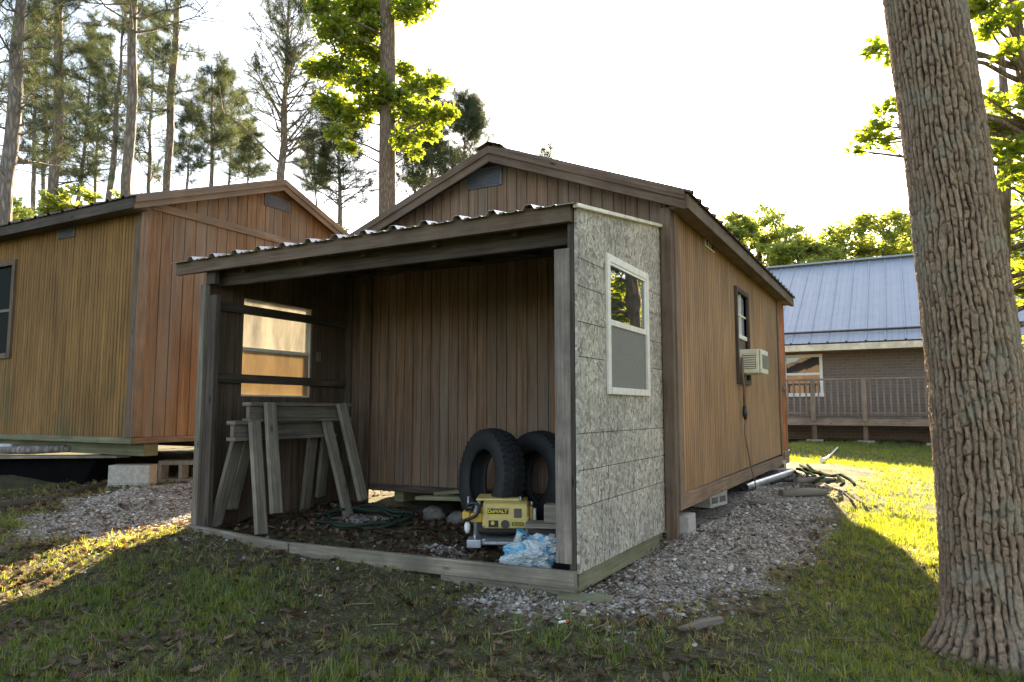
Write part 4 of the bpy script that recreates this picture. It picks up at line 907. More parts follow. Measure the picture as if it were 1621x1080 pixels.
# ------------------------------------------------------------------ small things in the lean-to
o = MB(); o.beam((-2.31, 4.90, .08), (-2.265, 4.935, 1.46), .095, .025, up=(0, -1, 0)); o = o.build('board', M['orange_wood'], None, .003); tag(o, 'orange brown wooden board standing upright behind tyres near right post', 'board')
o = MB(); o.beam((-2.0, 3.83, .222), (-1.56, 3.98, .222), .15, .026); o = o.build('board', M['pale_wood'], None, .003); tag(o, 'pale short plank resting on black case beside the planer', 'board')
o = MB(); o.beam((-1.90, 3.88, .289), (-1.64, 3.96, .289), .1, .106); o = o.build('wood_block', M['pale_wood'], None, .004); tag(o, 'pale wooden block resting on short plank beside right post', 'wood block')
cs = thing('tool_case', 'black plastic tool case under the short plank by the right post', 'case', (-1.78, 3.9, gz(-1.78, 3.9)))
z0 = gz(-1.78, 3.9); ob_box('body', M['black_plastic'], cs, -2.0, -1.6, 3.86, 4.06, z0, .15, bevel=.02); ob_box('lid', M['black_plastic'], cs, -2.003, -1.597, 3.855, 4.065, .152, .206, bevel=.014)
ob_box('latch', M['cast_alu'], cs, -1.86, -1.82, 3.845, 3.853, .13, .175, bevel=.002); ob_box('latch', M['cast_alu'], cs, -1.7, -1.66, 3.845, 3.853, .13, .175, bevel=.002)
# plastic bag
import bmesh
def lump(name, mat, c, s, seed, amp=.25, fr=3, sub=5, parent=None, squash=True):
    bm = bmesh.new(); bmesh.ops.create_icosphere(bm, subdivisions=sub, radius=1); from mathutils import noise as mn
    for v in bm.verts:
        p = v.co.copy(); n1 = mn.noise(p * fr + Vector((seed, 0, 0))); n2 = abs(mn.noise(p * fr * 2.6 + Vector((0, seed, 0)))); n3 = abs(mn.noise(p * fr * 6 + Vector((0, 0, seed))))
        v.co = p * (1 + amp * n1 - amp * .7 * n2 - amp * .3 * n3); v.co.x *= s[0]; v.co.y *= s[1]; v.co.z *= s[2]
        if squash and v.co.z < -s[2] * .5: v.co.z = -s[2] * .5 + (v.co.z + s[2] * .5) * .15
    me_ = bpy.data.meshes.new(name); bm.to_mesh(me_); bm.free(); me_.materials.append(mat)
    o = bpy.data.objects.new(name, me_); COL.objects.link(o); o.location = c
    if parent: o.parent = parent; o.location = Vector(c) - parent_world(parent)
    return o
bag = thing('plastic_bag', 'crumpled blue and white plastic bag behind sill board near the planer', 'bag', (-1.86, 3.6, .04))
lump('bag_body', M['bag'], (-1.87, 3.58, .085), (.17, .1, .085), 3.3, .4, 1.7, parent=bag)
lump('bag_fold', M['bag'], (-1.80, 3.66, .14), (.15, .075, .06), 9.1, .5, 2.0, parent=bag)
m = MB(); m.tube([(-1.93, 3.6, .15), (-1.925, 3.6, .2), (-1.91, 3.6, .225)], [.035, .018, .03], 9); m.build('bag_neck', M['bag'], bag)
# hose coil
hc = thing('hose_coil', 'dark hose coiled flat on leaf litter in the lean-to', 'hose', (-3.62, 4.3, gz(-3.62, 4.3)))
m = MB()
pts = []
for k in range(0, 181):
    a = k / 180 * 2 * math.pi * 4.5; rr = .30 + .035 * math.sin(k * .55) + .03 * math.sin(k * .13); x = -3.62 + rr * math.cos(a) * 1.05; y = 4.3 + rr * math.sin(a) * .95
    pts.append((x, y, gz(x, y) + .02 + .012 * (k // 40) + .01 * math.sin(k * .7)))
m.tube(pts, .011, 7); m.build('hose', M['hose_green'], hc)
# old planks lying by the back wall
for k, (a, b, w_, h_, lab) in enumerate((((-3.42, 4.72, .2), (-2.86, 4.62, .235), .11, .03, 'grey plank lying across stones by the back wall'), ((-3.35, 4.86, .22), (-2.9, 4.84, .28), .1, .03, 'short grey plank propped against back wall left of tyres'))):
    o = MB(); o.beam(a, b, w_, h_); o = o.build('plank', M['treated_wood'], None, .003); tag(o, lab, 'plank', 'scrap planks by the back wall')
for k, (x, y, s, lab) in enumerate(((-3.02, 4.66, .075, 'rounded field stone holding up plank by back wall'), (-3.3, 4.74, .085, 'rough grey stone under left end of scrap plank'))):
    o = lump('field_stone', M['dark_stone'], (x, y, gz(x, y) + s * .4), (s * 1.2, s, s * .8), 5 + k, .25, 1.6, 3); tag(o, lab, 'stone', 'stones by the back wall')

# ------------------------------------------------------------------ cinder blocks
def cinder(label, c, rz, mat='concrete', L=.39, W=.19, H=.19, group='concrete blocks under the sheds'):
    """hollow block lying on its side: open cells face its long front"""
    t = MB(); m = Matrix.Translation(c) @ Matrix.Rotation(rz, 4, 'Z')
    def bx(*a): i = len(t.v); t.box(*a); t.v[i:] = [tuple(m @ Vector(p)) for p in t.v[i:]]
    w = .032
    bx(-L / 2, L / 2, -W / 2, W / 2, 0, w); bx(-L / 2, L / 2, -W / 2, W / 2, H - w * 1.4, H)
    for x in (-L / 2, -w / 2, L / 2 - w): bx(x, x + w, -W / 2, W / 2, w, H - w * 1.4)
    o = t.build('concrete_block', M[mat], None, .004); o.location = (0, 0, 0); return tag(o, label, 'block', group)
def solid_block(label, c, rz, L=.39, W=.19, H=.19, mat='concrete', group='concrete blocks under the sheds'):
    t = MB(); m = Matrix.Translation(c) @ Matrix.Rotation(rz, 4, 'Z'); t.box(-L / 2, L / 2, -W / 2, W / 2, 0, H * .24); t.box(-L / 2 + .002, L / 2 - .002, -W / 2 + .002, W / 2 - .002, H * .24, H); t.v = [tuple(m @ Vector(p)) for p in t.v]
    o = t.build('concrete_block', M[mat], None, .005); return tag(o, label, 'block', group)
solid_block('solid faced concrete block under the near corner of left shed', (-6.19, 4.12, gz(-6.19, 4.12) - .01), R(34), L=.36, H=.215)
cinder('hollow concrete block partly hidden behind the lean-to left post', (-6.40, 4.80, gz(-6.4, 4.8) + .0), R(36), L=.42, W=.22, H=.215)
ob = solid_block('pale concrete block under left shed at photo left edge', (-8.22, 4.06, .445), R(8), mat='white_block', H=.105)
solid_block('pale concrete block below front right corner of middle shed', (-1.50, 5.16, gz(-1.5, 5.16) - .03), R(0), L=.28, W=.2, H=.16)
cinder('hollow concrete block under middle of the long shed wall', (-1.62, 6.75, gz(-1.62, 6.75) - .0), R(80), H=.13)
cinder('hollow concrete block under the far end of long shed wall', (-1.55, 9.7, gz(-1.55, 9.7)), R(30), L=.36, H=.13)
o = MB(); o.beam((-1.56, 3.33, -.045), (-1.30, 3.4, -.05), .1, .06); o = o.build('wood_block', M['treated_wood'], None, .004); tag(o, 'flat treated wood scrap under front corner of strand board wall', 'wood block')
# ------------------------------------------------------------------ things at far left
o = MB(); o.hexa([(-8.3, 3.72, .4), (-8.3, 3.96, .4), (-8.3, 3.96, .43), (-8.3, 3.72, .43), (-6.42, 4.1, .45), (-6.42, 4.24, .45), (-6.42, 4.24, .475), (-6.42, 4.1, .475)]); o = o.build('plank', M['pale_wood'], None, .003); tag(o, 'long pale plank sliding out from under left shed', 'plank')
o = MB(); o.tube([(-8.0, 3.86, .49), (-7.6, 3.93, .50), (-7.2, 4.02, .52), (-7.0, 4.1, .52)], [.035, .045, .04, .03], 9); o = o.build('log', M['pine_bark'], None); tag(o, 'thin rough log lying on long plank under left shed', 'log')
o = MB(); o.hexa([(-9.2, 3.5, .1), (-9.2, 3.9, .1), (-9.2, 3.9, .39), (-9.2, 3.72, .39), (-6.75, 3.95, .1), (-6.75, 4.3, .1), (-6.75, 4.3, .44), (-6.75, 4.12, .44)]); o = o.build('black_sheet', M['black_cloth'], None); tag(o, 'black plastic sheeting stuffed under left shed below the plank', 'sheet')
ed = [(-6.9, 2.4), (-6.5, 2.75), (-6.2, 3.05), (-6.1, 3.3), (-6.22, 3.62), (-6.33, 3.85), (-6.35, 4.05)]
o = MB(); o.tube([(x, y, gz(x, y) + .022) for x, y in ed], .03, 8); o = o.build('edging_log', M['dark_wood'], None); tag(o, 'dark curved pole edging the gravel beside left shed', 'edging')
# ------------------------------------------------------------------ things at the right
o = MB(); a = Vector((-1.42, 7.4, gz(-1.42, 7.4) + .05)); b = Vector((-1.22, 9.2, gz(-1.22, 9.2) + .06)); o.tube([a, b], .036, 16, cap=False); o.tube([b, a], .031, 16, cap=False); o = o.build('metal_pipe', M['pipe'], None); tag(o, 'silver metal pipe lying on gravel beside the shed', 'pipe')
hp = thing('hose_heap', 'heap of green hoses on gravel past the silver pipe', 'hose', (-1.1, 8.6, .1))
m = MB(); rr = random.Random(4)
for k in range(7):
    p = []; y0_ = 7.8 + rr.random() * .4; x0_ = -1.25 + .08 * k
    for j in range(9):
        t_ = j / 8; x = x0_ + .42 * math.sin(t_ * 3.1 + k * .25) * (.6 + .1 * k) * .6; y = y0_ + t_ * 1.5 + .05 * math.sin(k); p.append((x, y, gz(x, y) + .03 + .05 * rr.random() + .012 * k))
    m.tube(p, .016, 7)
m.build('hose', M['hose_green'], hp)
for a, b, r_, lab in (((-1.08, 7.35, 0), (-.72, 7.75, 0), .04, 'short grey split log lying in front of the hose heap'), ((-1.02, 7.95, .05), (-.62, 8.6, .05), .03, 'thin weathered stick leaning over the hose heap'), ((-1.3, 6.95, 0), (-.95, 7.2, 0), .018, 'pale stick on gravel in front of pipe')):
    o = MB(); A_ = Vector(a); B_ = Vector(b); A_.z += gz(a[0], a[1]) + r_; B_.z += gz(b[0], b[1]) + r_; o.tube([A_, (A_ + B_) / 2 + Vector((.01, .01, .008)), B_], [r_, r_ * 1.1, r_ * .8], 9); o = o.build('stick', M['grey_wood'], None); tag(o, lab, 'stick', 'sticks and logs on the gravel')
o = MB(); o.tube([(-.93, 3.28, gz(-.93, 3.28) + .01), (-.87, 3.42, gz(-.87, 3.42) + .012), (-.81, 3.54, gz(-.81, 3.54) + .016)], [.02, .027, .023], 7, smooth=False); o = o.build('log', M['grey_wood'], None); tag(o, 'short weathered log at edge of lawn near big oak', 'log')
hs_ = [(-1.08, 11.2), (-1.09, 11.6), (-1.1, 12.4), (-1.1, 13.4), (-1.12, 14.6)]
o = MB(); o.tube([(x, y, gz(x, y) + .05) for x, y in hs_], [.035, .03, .016, .014, .012], 8); o = o.build('lawn_hose', M['hose_white'], None); tag(o, 'white hose lying across shaded lawn before brick house', 'hose')
# litter bits in the foreground
sc_ = thing('cap', 'tiny red and white plastic tube on ground below the lean-to corner', 'litter', (-1.39, 3.04, gz(-1.39, 3.04)))
z = gz(-1.39, 3.04) + .02
m = MB(); m.tube([(-1.385, 3.04, z), (-1.377, 3.046, z)], .008, 12); m.build('cap', M['red_plastic'], sc_)
m = MB(); m.tube([(-1.387, 3.038, z), (-1.412, 3.018, z - .004)], .006, 12); m.build('tube', M['white_vinyl'], sc_)
# ------------------------------------------------------------------ big oak trunk (right foreground)
def worley(u, v, cu, cv, period, seed):
    """F2-F1 on cells of size cu x cv, wrapping in u"""
    a = u / cu; b = v / cv; n = max(1, int(round(period / cu))); a = a * (n * cu / period)
    ai = np.floor(a).astype(int); bi = np.floor(b).astype(int); f1 = np.full(a.shape, 9.); f2 = np.full(a.shape, 9.); idv = np.zeros(a.shape)
    for da in (-1, 0, 1):
        for db in (-1, 0, 1):
            ci = (ai + da) % n; cj = bi + db; h = (ci * 73856093 ^ cj * 19349663 ^ seed * 83492791) & 0x7fffffff; h = ((h ^ (h >> 13)) * 1274126177) & 0x7fffffff
            jx = (h & 1023) / 1023.; jy = ((h >> 10) & 1023) / 1023.
            d = np.hypot(ai + da + .15 + .7 * jx - a, bi + db + .1 + .8 * jy - b)
            m1 = d < f1; f2 = np.where(m1, f1, np.minimum(f2, d)); idv = np.where(m1, (h >> 20 & 255) / 255., idv); f1 = np.where(m1, d, f1)
    return f2 - f1, idv
oak = thing('oak_tree', 'massive oak with deeply furrowed grey bark leaning left in right foreground', 'tree', (.36, 4.30, gz(.36, 4.3)))
def trunk_mesh(name, ctrl, parent, nu, zs, amp, seed, cu=.034, cv=.13):
    cz = np.array([c[2] for c in ctrl]); cxs = np.array([c[0] for c in ctrl]); cys = np.array([c[1] for c in ctrl]); cr = np.array([c[3] for c in ctrl])
    th = np.linspace(.4 * np.pi, 2.4 * np.pi, nu, endpoint=False); TH, Zs = np.meshgrid(th, zs)
    rr = np.interp(Zs, cz, cr)
    R0 = .2; U_ = TH * R0; per = 2 * np.pi * R0
    uw = U_ + (fbm(TH * 3 / np.pi * 2 + 9, Zs * 3.2, seed) - .5) * .035 + .02 * np.sin(Zs * 2.3)
    # bark plates: meandering vertical ridges, each broken by its own horizontal cracks
    uw = U_ + (fbm(U_ / .09 + 9, Zs / .26, seed, 3) - .5) * .04 + (fbm(U_ / .03 + 9, Zs / .07, seed + 2, 2) - .5) * .014
    wcol = per / round(per / .029); cu_ = uw / wcol; col = np.floor(cu_); fu = cu_ - col
    hsh = lambda a, b: (np.abs(np.sin(a * 127.1 + b * 311.7 + seed) * 43758.5453)) % 1.0
    hz = .04 + .06 * hsh(col, 1.); zz = Zs / hz + hsh(col, 2.) * 9 + (fbm(U_ / .02, Zs / .05, seed + 5, 2) - .5) * .5 + (fu - .5) * (hsh(col, 4.) - .5) * .8; row = np.floor(zz); fz = zz - row
    rag = fbm(U_ / .012, Zs / .03, seed + 7, 3) - .5
    du = np.minimum(fu, 1 - fu) * wcol + rag * .011; dz = np.minimum(fz, 1 - fz) * hz + rag * .013
    keep = np.where(fz > .5, hsh(col, row + 1), hsh(col, row)) < .8
    wfur = .0072 * (.6 + .9 * fbm(U_ / .08 + 3, Zs / .2, seed + 11, 2))
    d1 = np.clip(du / wfur, 0, 1); d3 = np.where(keep, np.clip(dz / .0055, 0, 1), 1.)
    ridge = np.minimum(d1, .18 + .82 * d3) ** .8
    fine = np.clip(fbm(U_ / .006 + 5, Zs / .014, seed + 60, 3) * 1.6 - .3, 0, 1); idv = hsh(col, row + 17)
    h = ridge * (.75 + .3 * idv) + .3 * fine * ridge
    lump = (fbm(TH * 1.2 + 3, Zs * .9, seed + 5) - .5) * .05
    # root flare lobes near the ground
    flare = np.exp(-np.maximum(0, Zs + .33) / .13) * (Zs < .6); lob = .085 * (np.cos(TH * 5 + 1.0) * .5 + .5 + .5 * np.cos(TH * 3 + 2)) * flare
    Rr = rr + lump * rr * 2 + amp * (h - .6) + lob
    X = np.interp(Zs, cz, cxs) + Rr * np.cos(TH); Y = np.interp(Zs, cz, cys) + Rr * np.sin(TH)
    V = np.stack([X, Y, Zs], -1).reshape(-1, 3) - np.array(parent_world(parent))
    nz = len(zs); i = np.arange(nz - 1)[:, None] * nu; j = np.arange(nu)[None]; j2 = (j + 1) % nu
    q = np.stack([i + j, i + j2, i + nu + j2, i + nu + j], -1).reshape(-1, 4)
    me = bpy.data.meshes.new(name); me.vertices.add(len(V)); me.vertices.foreach_set('co', V.astype(np.float32).ravel())
    me.loops.add(q.size); me.loops.foreach_set('vertex_index', q.astype(np.int32).ravel()); me.polygons.add(len(q)); me.polygons.foreach_set('loop_start', (np.arange(len(q)) * 4).astype(np.int32))
    me.polygons.foreach_set('use_smooth', np.ones(len(q), bool))
    at_ = me.attributes.new('ridge', 'FLOAT', 'POINT'); at_.data.foreach_set('value', np.clip(ridge * (.65 + .35 * idv) * (.75 + .25 * fine), 0, 1).astype(np.float32).ravel())
    me.materials.append(M['oak_bark']); me.update(calc_edges=True); o = bpy.data.objects.new(name, me); COL.objects.link(o); o.parent = parent; return o
octrl = [(.37, 4.31, -.5, .37), (.362, 4.30, -.33, .335), (.358, 4.295, -.24, .28), (.355, 4.29, -.1, .238), (.345, 4.275, .15, .218), (.31, 4.163, 1.05, .2), (.247, 4.03, 1.97, .177), (.174, 3.886, 2.9, .166), (.05, 3.7, 4.2, .155), (-.1, 3.55, 6.2, .16), (-.1, 3.5, 8.5, .11)]
trunk_mesh('trunk', octrl, oak, 720, np.concatenate([np.arange(-.5, 3.3, .006), np.arange(3.3, 8.5, .03)]), .015, 4)

# ------------------------------------------------------------------ leaf templates
def lobed(seed):
    r = random.Random(seed); L = [(0, 0), (.1, .12), (.26, .2), (.14, .34), (.36, .46), (.18, .58), (.3, .76), (.12, .84), (0, 1.0)]
    v = []; mid = [(0, y) for _, y in L]
    bend = r.uniform(-.25, .25); fold = r.uniform(.1, .5)
    for s in (-1, 1):
        for x, y in L: xx = x * r.uniform(.85, 1.15); v.append((s * xx, y, bend * y * y + fold * xx))
    n = len(L); return v, [tuple(range(0, n)), tuple(range(2 * n - 1, n - 1, -1))]
LOBED = [lobed(k) for k in range(5)]
def simple(seed):
    r = random.Random(seed); f = r.uniform(.1, .5); b = r.uniform(-.3, .3)
    return [(0, 0, 0), (-.32, .45, f * .32 + b * .2), (0, 1, b), (.32, .45, f * .32 + b * .2), (0, .45, b * .2)], [(0, 4, 1), (1, 4, 2), (0, 3, 4), (3, 2, 4)]
SIMPLE = [simple(k) for k in range(4)]
def leaf_cloud(centers, radii, counts, size, rng):
    P_ = []; 
    for c, r_, n in zip(centers, radii, counts):
        d = rng.normal(size=(n, 3)); d /= np.linalg.norm(d, axis=1)[:, None]; rad = rng.uniform(.0, 1, n) ** .45
        p = d * rad[:, None] * np.array([r_, r_, r_ * .62]); P_.append(p + np.array(c))
    return np.concatenate(P_)
def limb(m, a, b, r0, r1, sag=.1, n=6, rr=random):
    a = Vector(a); b = Vector(b); L_ = (b - a).length; pts = []; rad = []
    off = Vector((rr.uniform(-1, 1), rr.uniform(-1, 1), rr.uniform(-.3, 1))) * L_ * sag
    for k in range(n + 1):
        t_ = k / n; pts.append(a.lerp(b, t_) + off * math.sin(math.pi * t_) + Vector((rr.uniform(-1, 1), rr.uniform(-1, 1), rr.uniform(-1, 1))) * L_ * .012); rad.append(r0 + (r1 - r0) * t_)
    m.tube(pts, rad, 7); return pts
def broad_tree(name, label, base, trunk, clumps, leaf=.12, per=240, temps=LOBED, mat='leaf', group=None, seed=1, bark='tree_bark', twigs=5, cat='tree'):
    """trunk: list (x,y,z,r); clumps: list (Vector, radius)"""
    rr = random.Random(seed); rng = np.random.default_rng(seed)
    t = thing(name, label, cat, base, group)
    m = MB(); m.tube([p[:3] for p in trunk], [p[3] for p in trunk], 14); 
    tp = []; tr_r = []
    for p, q in zip(trunk, trunk[1:]):
        for k in range(6): tp.append(Vector(p[:3]).lerp(Vector(q[:3]), k / 6)); tr_r.append(p[3] + (q[3] - p[3]) * k / 6)
    tp.append(Vector(trunk[-1][:3])); tr_r.append(trunk[-1][3])
    for c, r_ in clumps:
        # attach to the trunk somewhat below the clump
        best = min(range(len(tp)), key=lambda k: (tp[k] - c).length + max(0, tp[k].z - c.z + .25) * 1.5)
        rad = min(tr_r[best] * .4, .012 + .016 * (tp[best] - c).length)
        pts = limb(m, tp[best], c, rad, max(.006, rad * .25), .08, 6, rr)
        for k in range(twigs):
            d = Vector((rr.gauss(0, 1), rr.gauss(0, 1), rr.gauss(0, .7))).normalized() * r_ * .95
            limb(m, pts[rr.choice((4, 5, 6))], c + d, max(.004, rad * .22), .003, .08, 3, rr)
    m.build('trunk', M[bark], t)
    cs = [tuple(c) for c, _ in clumps]; rs = [r_ for _, r_ in clumps]; ns = [max(20, int(per * (r_ / np.mean(rs)) ** 2)) for r_ in rs]
    P_ = leaf_cloud(cs, rs, ns, leaf, rng); K = len(P_)
    rot = rot_z_tilt(K, .75, rng)
    # let blades hang a little
    scatter('crown', temps, M[mat], P_, rot, rng.uniform(.7, 1.25, K) * leaf, rng.uniform(0, 1, K), rng.integers(0, len(temps), K), t)
    return t
def pxc(lst, d, jit=.5, seed=0):
    r = random.Random(seed); out = []
    for px, py, rp in lst:
        dd = d + r.uniform(-jit, jit); out.append((at(px, py, dd), rp * dd / FPX))
    return out
# limbs and leaves of the oak above the frame
m = MB(); rr = random.Random(3); cl = []
for k in range(9):
    a = k * 2.4; z = 5.6 + k * .33; q = Vector((-.1 + math.cos(a) * (1.8 + .2 * (k % 3)), 3.5 + math.sin(a) * (1.8 + .3 * (k % 2)), z + 1.2)); limb(m, (-.1, 3.52, z), q, .06, .02, .1, 6, rr); cl.append(q)
m.build('limb', M['tree_bark'], oak)
Pq = leaf_cloud([tuple(c) for c in cl], [.9] * 9, [220] * 9, .13, RNG)
scatter('crown', LOBED, M['leaf'], Pq, rot_z_tilt(len(Pq), .7), RNG.uniform(.1, .16, len(Pq)), RNG.uniform(0, 1, len(Pq)), RNG.integers(0, 5, len(Pq)), oak)

# broadleaf tree standing behind the two sheds
D_ = 17.0
b0 = at(613, 640, D_); b0.z = gz(b0.x, b0.y)
tr = [(b0.x, b0.y, b0.z - .2, .24)] + [(*at(px, py, D_), r_) for px, py, r_ in ((613, 500, .22), (613, 330, .205), (613, 200, .19), (614, 60, .18), (611, -100, .16), (606, -300, .12), (610, -480, .06))]
cl = [(600,15,42),(560,20,40),(530,48,34),(508,12,24),(570,75,38),(535,110,36),(500,110,22),(578,130,38),(525,165,30),(560,185,34),(532,212,19),(552,235,17),(590,165,24),(648,18,30),(672,8,19),(640,112,20),(660,138,30),(692,133,20),(650,180,34),(690,183,28),(714,180,13),(638,222,23),(658,243,14),(628,150,20),(682,213,16),(600,95,26),(590,45,26),
      (560,-60,60),(640,-70,60),(600,-160,70),(540,-150,50),(670,-180,50),(610,-260,70),(570,-340,50),(640,-360,45)]
broad_tree('broadleaf_tree', 'tall broadleaf tree with sunlit yellow green leaves rising behind the two sheds', (b0.x, b0.y, b0.z), tr, pxc(cl, D_, .7, 2), leaf=.15, per=520, seed=5)
# leafy tree right, partly hidden by the oak, branches hanging across the sky
D_ = 9.0
b0 = at(1730, 700, D_); b0.z = gz(b0.x, b0.y)
tr = [(b0.x, b0.y, b0.z - .2, .13)] + [(*at(px, py, D_), r_) for px, py, r_ in ((1715, 560, .115), (1690, 400, .105), (1660, 260, .1), (1627, 150, .09), (1607, 40, .08), (1590, -80, .07), (1570, -220, .04))]
cl = [(1545,18,26),(1570,45,26),(1595,25,30),(1598,80,20),(1560,5,24),(1525,-10,24),(1580,165,22),(1560,190,26),(1590,205,30),(1612,235,30),(1575,240,28),(1605,275,24),(1560,150,14),(1585,290,12),(1405,175,18),(1388,200,20),(1368,222,20),(1400,225,16),(1356,240,11),(1422,160,12),(1385,76,16),(1404,88,12),(1372,86,9),(1450,190,20),(1500,190,26),
      (1640,150,40),(1660,60,50),(1690,180,50),(1640,-60,60),(1560,-100,60),(1600,-180,60),(1730,60,60),(1640,280,34),(1700,300,50)]
broad_tree('leafy_tree', 'slim leafy tree at right edge with branches reaching behind big oak', (b0.x, b0.y, b0.z), tr, pxc(cl, D_, .5, 4), leaf=.12, per=120, seed=9, twigs=4)
# sunlit young tree beyond the oak (also mirrored in the shed window)
b0 = Vector((1.2, 12.4, gz(1.2, 12.4)))
tr = [(b0.x, b0.y, b0.z - .2, .17), (b0.x + .02, b0.y, 1.2, .15), (b0.x + .08, b0.y + .02, 2.4, .135), (b0.x + .16, b0.y, 3.6, .115), (b0.x + .3, b0.y, 5.0, .08), (b0.x + .3, b0.y, 6.2, .04)]
cl = pxc([(1602,345,30),(1590,375,24),(1616,392,30),(1640,350,40),(1640,430,38),(1612,455,12),(1660,480,40),(1680,400,50),(1700,330,50),(1612,482,9),(1660,290,40),(1720,450,45)], 11.2, .9, 6)
cl += [(Vector((b0.x + dx, b0.y + dy, z)), r_) for dx, dy, z, r_ in ((.9, -.9, 2.0, .5), (1.0, .5, 2.6, .6), (1.5, -.3, 2.4, .6), (.7, .9, 3.1, .55), (1.3, -.8, 3.0, .55), (.8, -.4, 3.6, .5), (1.6, .8, 1.9, .5), (1.9, 0, 3.2, .6))]
broad_tree('young_tree', 'bright backlit young tree just beyond the oak in front of the house', tuple(b0), tr, cl, leaf=.15, per=170, seed=12)
# second off-side tree seen in the window reflection
b1 = Vector((2.9, 13.2, gz(2.9, 13.2)))
tr = [(b1.x, b1.y, b1.z - .2, .2), (b1.x, b1.y, 1.5, .18), (b1.x + .1, b1.y, 3.2, .15), (b1.x, b1.y + .1, 5, .1), (b1.x, b1.y, 6.5, .05)]
cl = [(Vector((b1.x + math.cos(k * 2.4) * 1.1 * (1 - k * .03), b1.y + math.sin(k * 2.4) * 1.1, 1.5 + k * .3)), .6) for k in range(15)]
broad_tree('leafy_tree', 'leafy tree on lawn right of the photo, mirrored in strand board window', tuple(b1), tr, cl, leaf=.16, per=170, seed=15)
# wood of deciduous trees behind the house
far = [(1150, 330, 38, 44, 'left'), (1200, 326, 44, 52, 'a'), (1265, 352, 40, 48, 'b'), (1320, 346, 42, 52, 'c'), (1400, 330, 40, 58, 'd'), (1470, 325, 44, 66, 'e'), (1560, 325, 46, 70, 'f'), (1640, 318, 44, 80, 'g'), (1105, 372, 48, 42, 'h')]
labs = ['dense green tree just past the shed roof, its lower crown hidden', 'tall pale green tree behind house left end, airy top', 'full green tree behind house roof with dark gaps at top', 'yellow green rounded tree behind middle of the house roof', 'taller tree behind house roof just left of oak trunk', 'tree behind the house hidden mostly by the oak trunk', 'tree behind house roof seen right of the oak trunk', 'large tree behind house at the right edge', 'low distant tree peeping over the shed roof edge']
for k, ((px, py, d, rp, _), lab) in enumerate(zip(far, labs)):
    c = at(px, py + rp * 1.15, d); r_ = rp * d / FPX; rr = random.Random(k + 40)
    b0 = Vector((c.x, c.y, gz(c.x, c.y)))
    tr = [(b0.x, b0.y, b0.z, .3), (b0.x + .1, b0.y, c.z * .5, .24), (c.x, c.y, c.z, .15), (c.x, c.y, c.z + r_ * .6, .06)]
    cl = []
    for j in range(60):
        d_ = Vector((rr.gauss(0, 1), rr.gauss(0, 1), rr.gauss(0, 1))).normalized() * (rr.random() ** .4)
        cl.append((c + Vector((d_.x * r_ * 1.15, d_.y * r_ * 1.0, d_.z * r_ * (1.1 if d_.z > 0 else 2.2))), r_ * rr.uniform(.2, .38)))
    broad_tree('deciduous_tree', lab, tuple(b0), tr, cl, leaf=.25, per=120, temps=SIMPLE, mat='leaf_far', group='trees behind the house', seed=60 + k, twigs=2)
# green understorey at the left under the pines
for k, (px, py, d, rp, lab) in enumerate(((110, 318, 19, 46, 'low green sapling crown under pines, right of leftmost trunk'), (30, 335, 21, 46, 'low green bushy sapling behind left shed roof at photo edge'), (470, 345, 26, 26, 'pale green sapling peeping between the two shed roofs'), (525, 365, 24, 26, 'small green bush right in the gap between shed roofs'))):
    c = at(px, py + rp * .5, d); r_ = rp * d / FPX; rr = random.Random(k + 90); b0 = Vector((c.x, c.y, gz(c.x, c.y)))
    tr = [(b0.x, b0.y, b0.z, .08), (c.x, c.y, c.z * .6, .06), (c.x, c.y, c.z + r_ * .6, .02)]
    cl = [(c + Vector((rr.gauss(0, .5) * r_, rr.gauss(0, .5) * r_, rr.uniform(-1.2, .8) * r_)), r_ * rr.uniform(.2, .4)) for _ in range(20)]
    broad_tree('sapling', lab, tuple(b0), tr, cl, leaf=.17, per=80, temps=SIMPLE, mat='leaf_far', group='saplings under the pines', seed=95 + k, twigs=2)

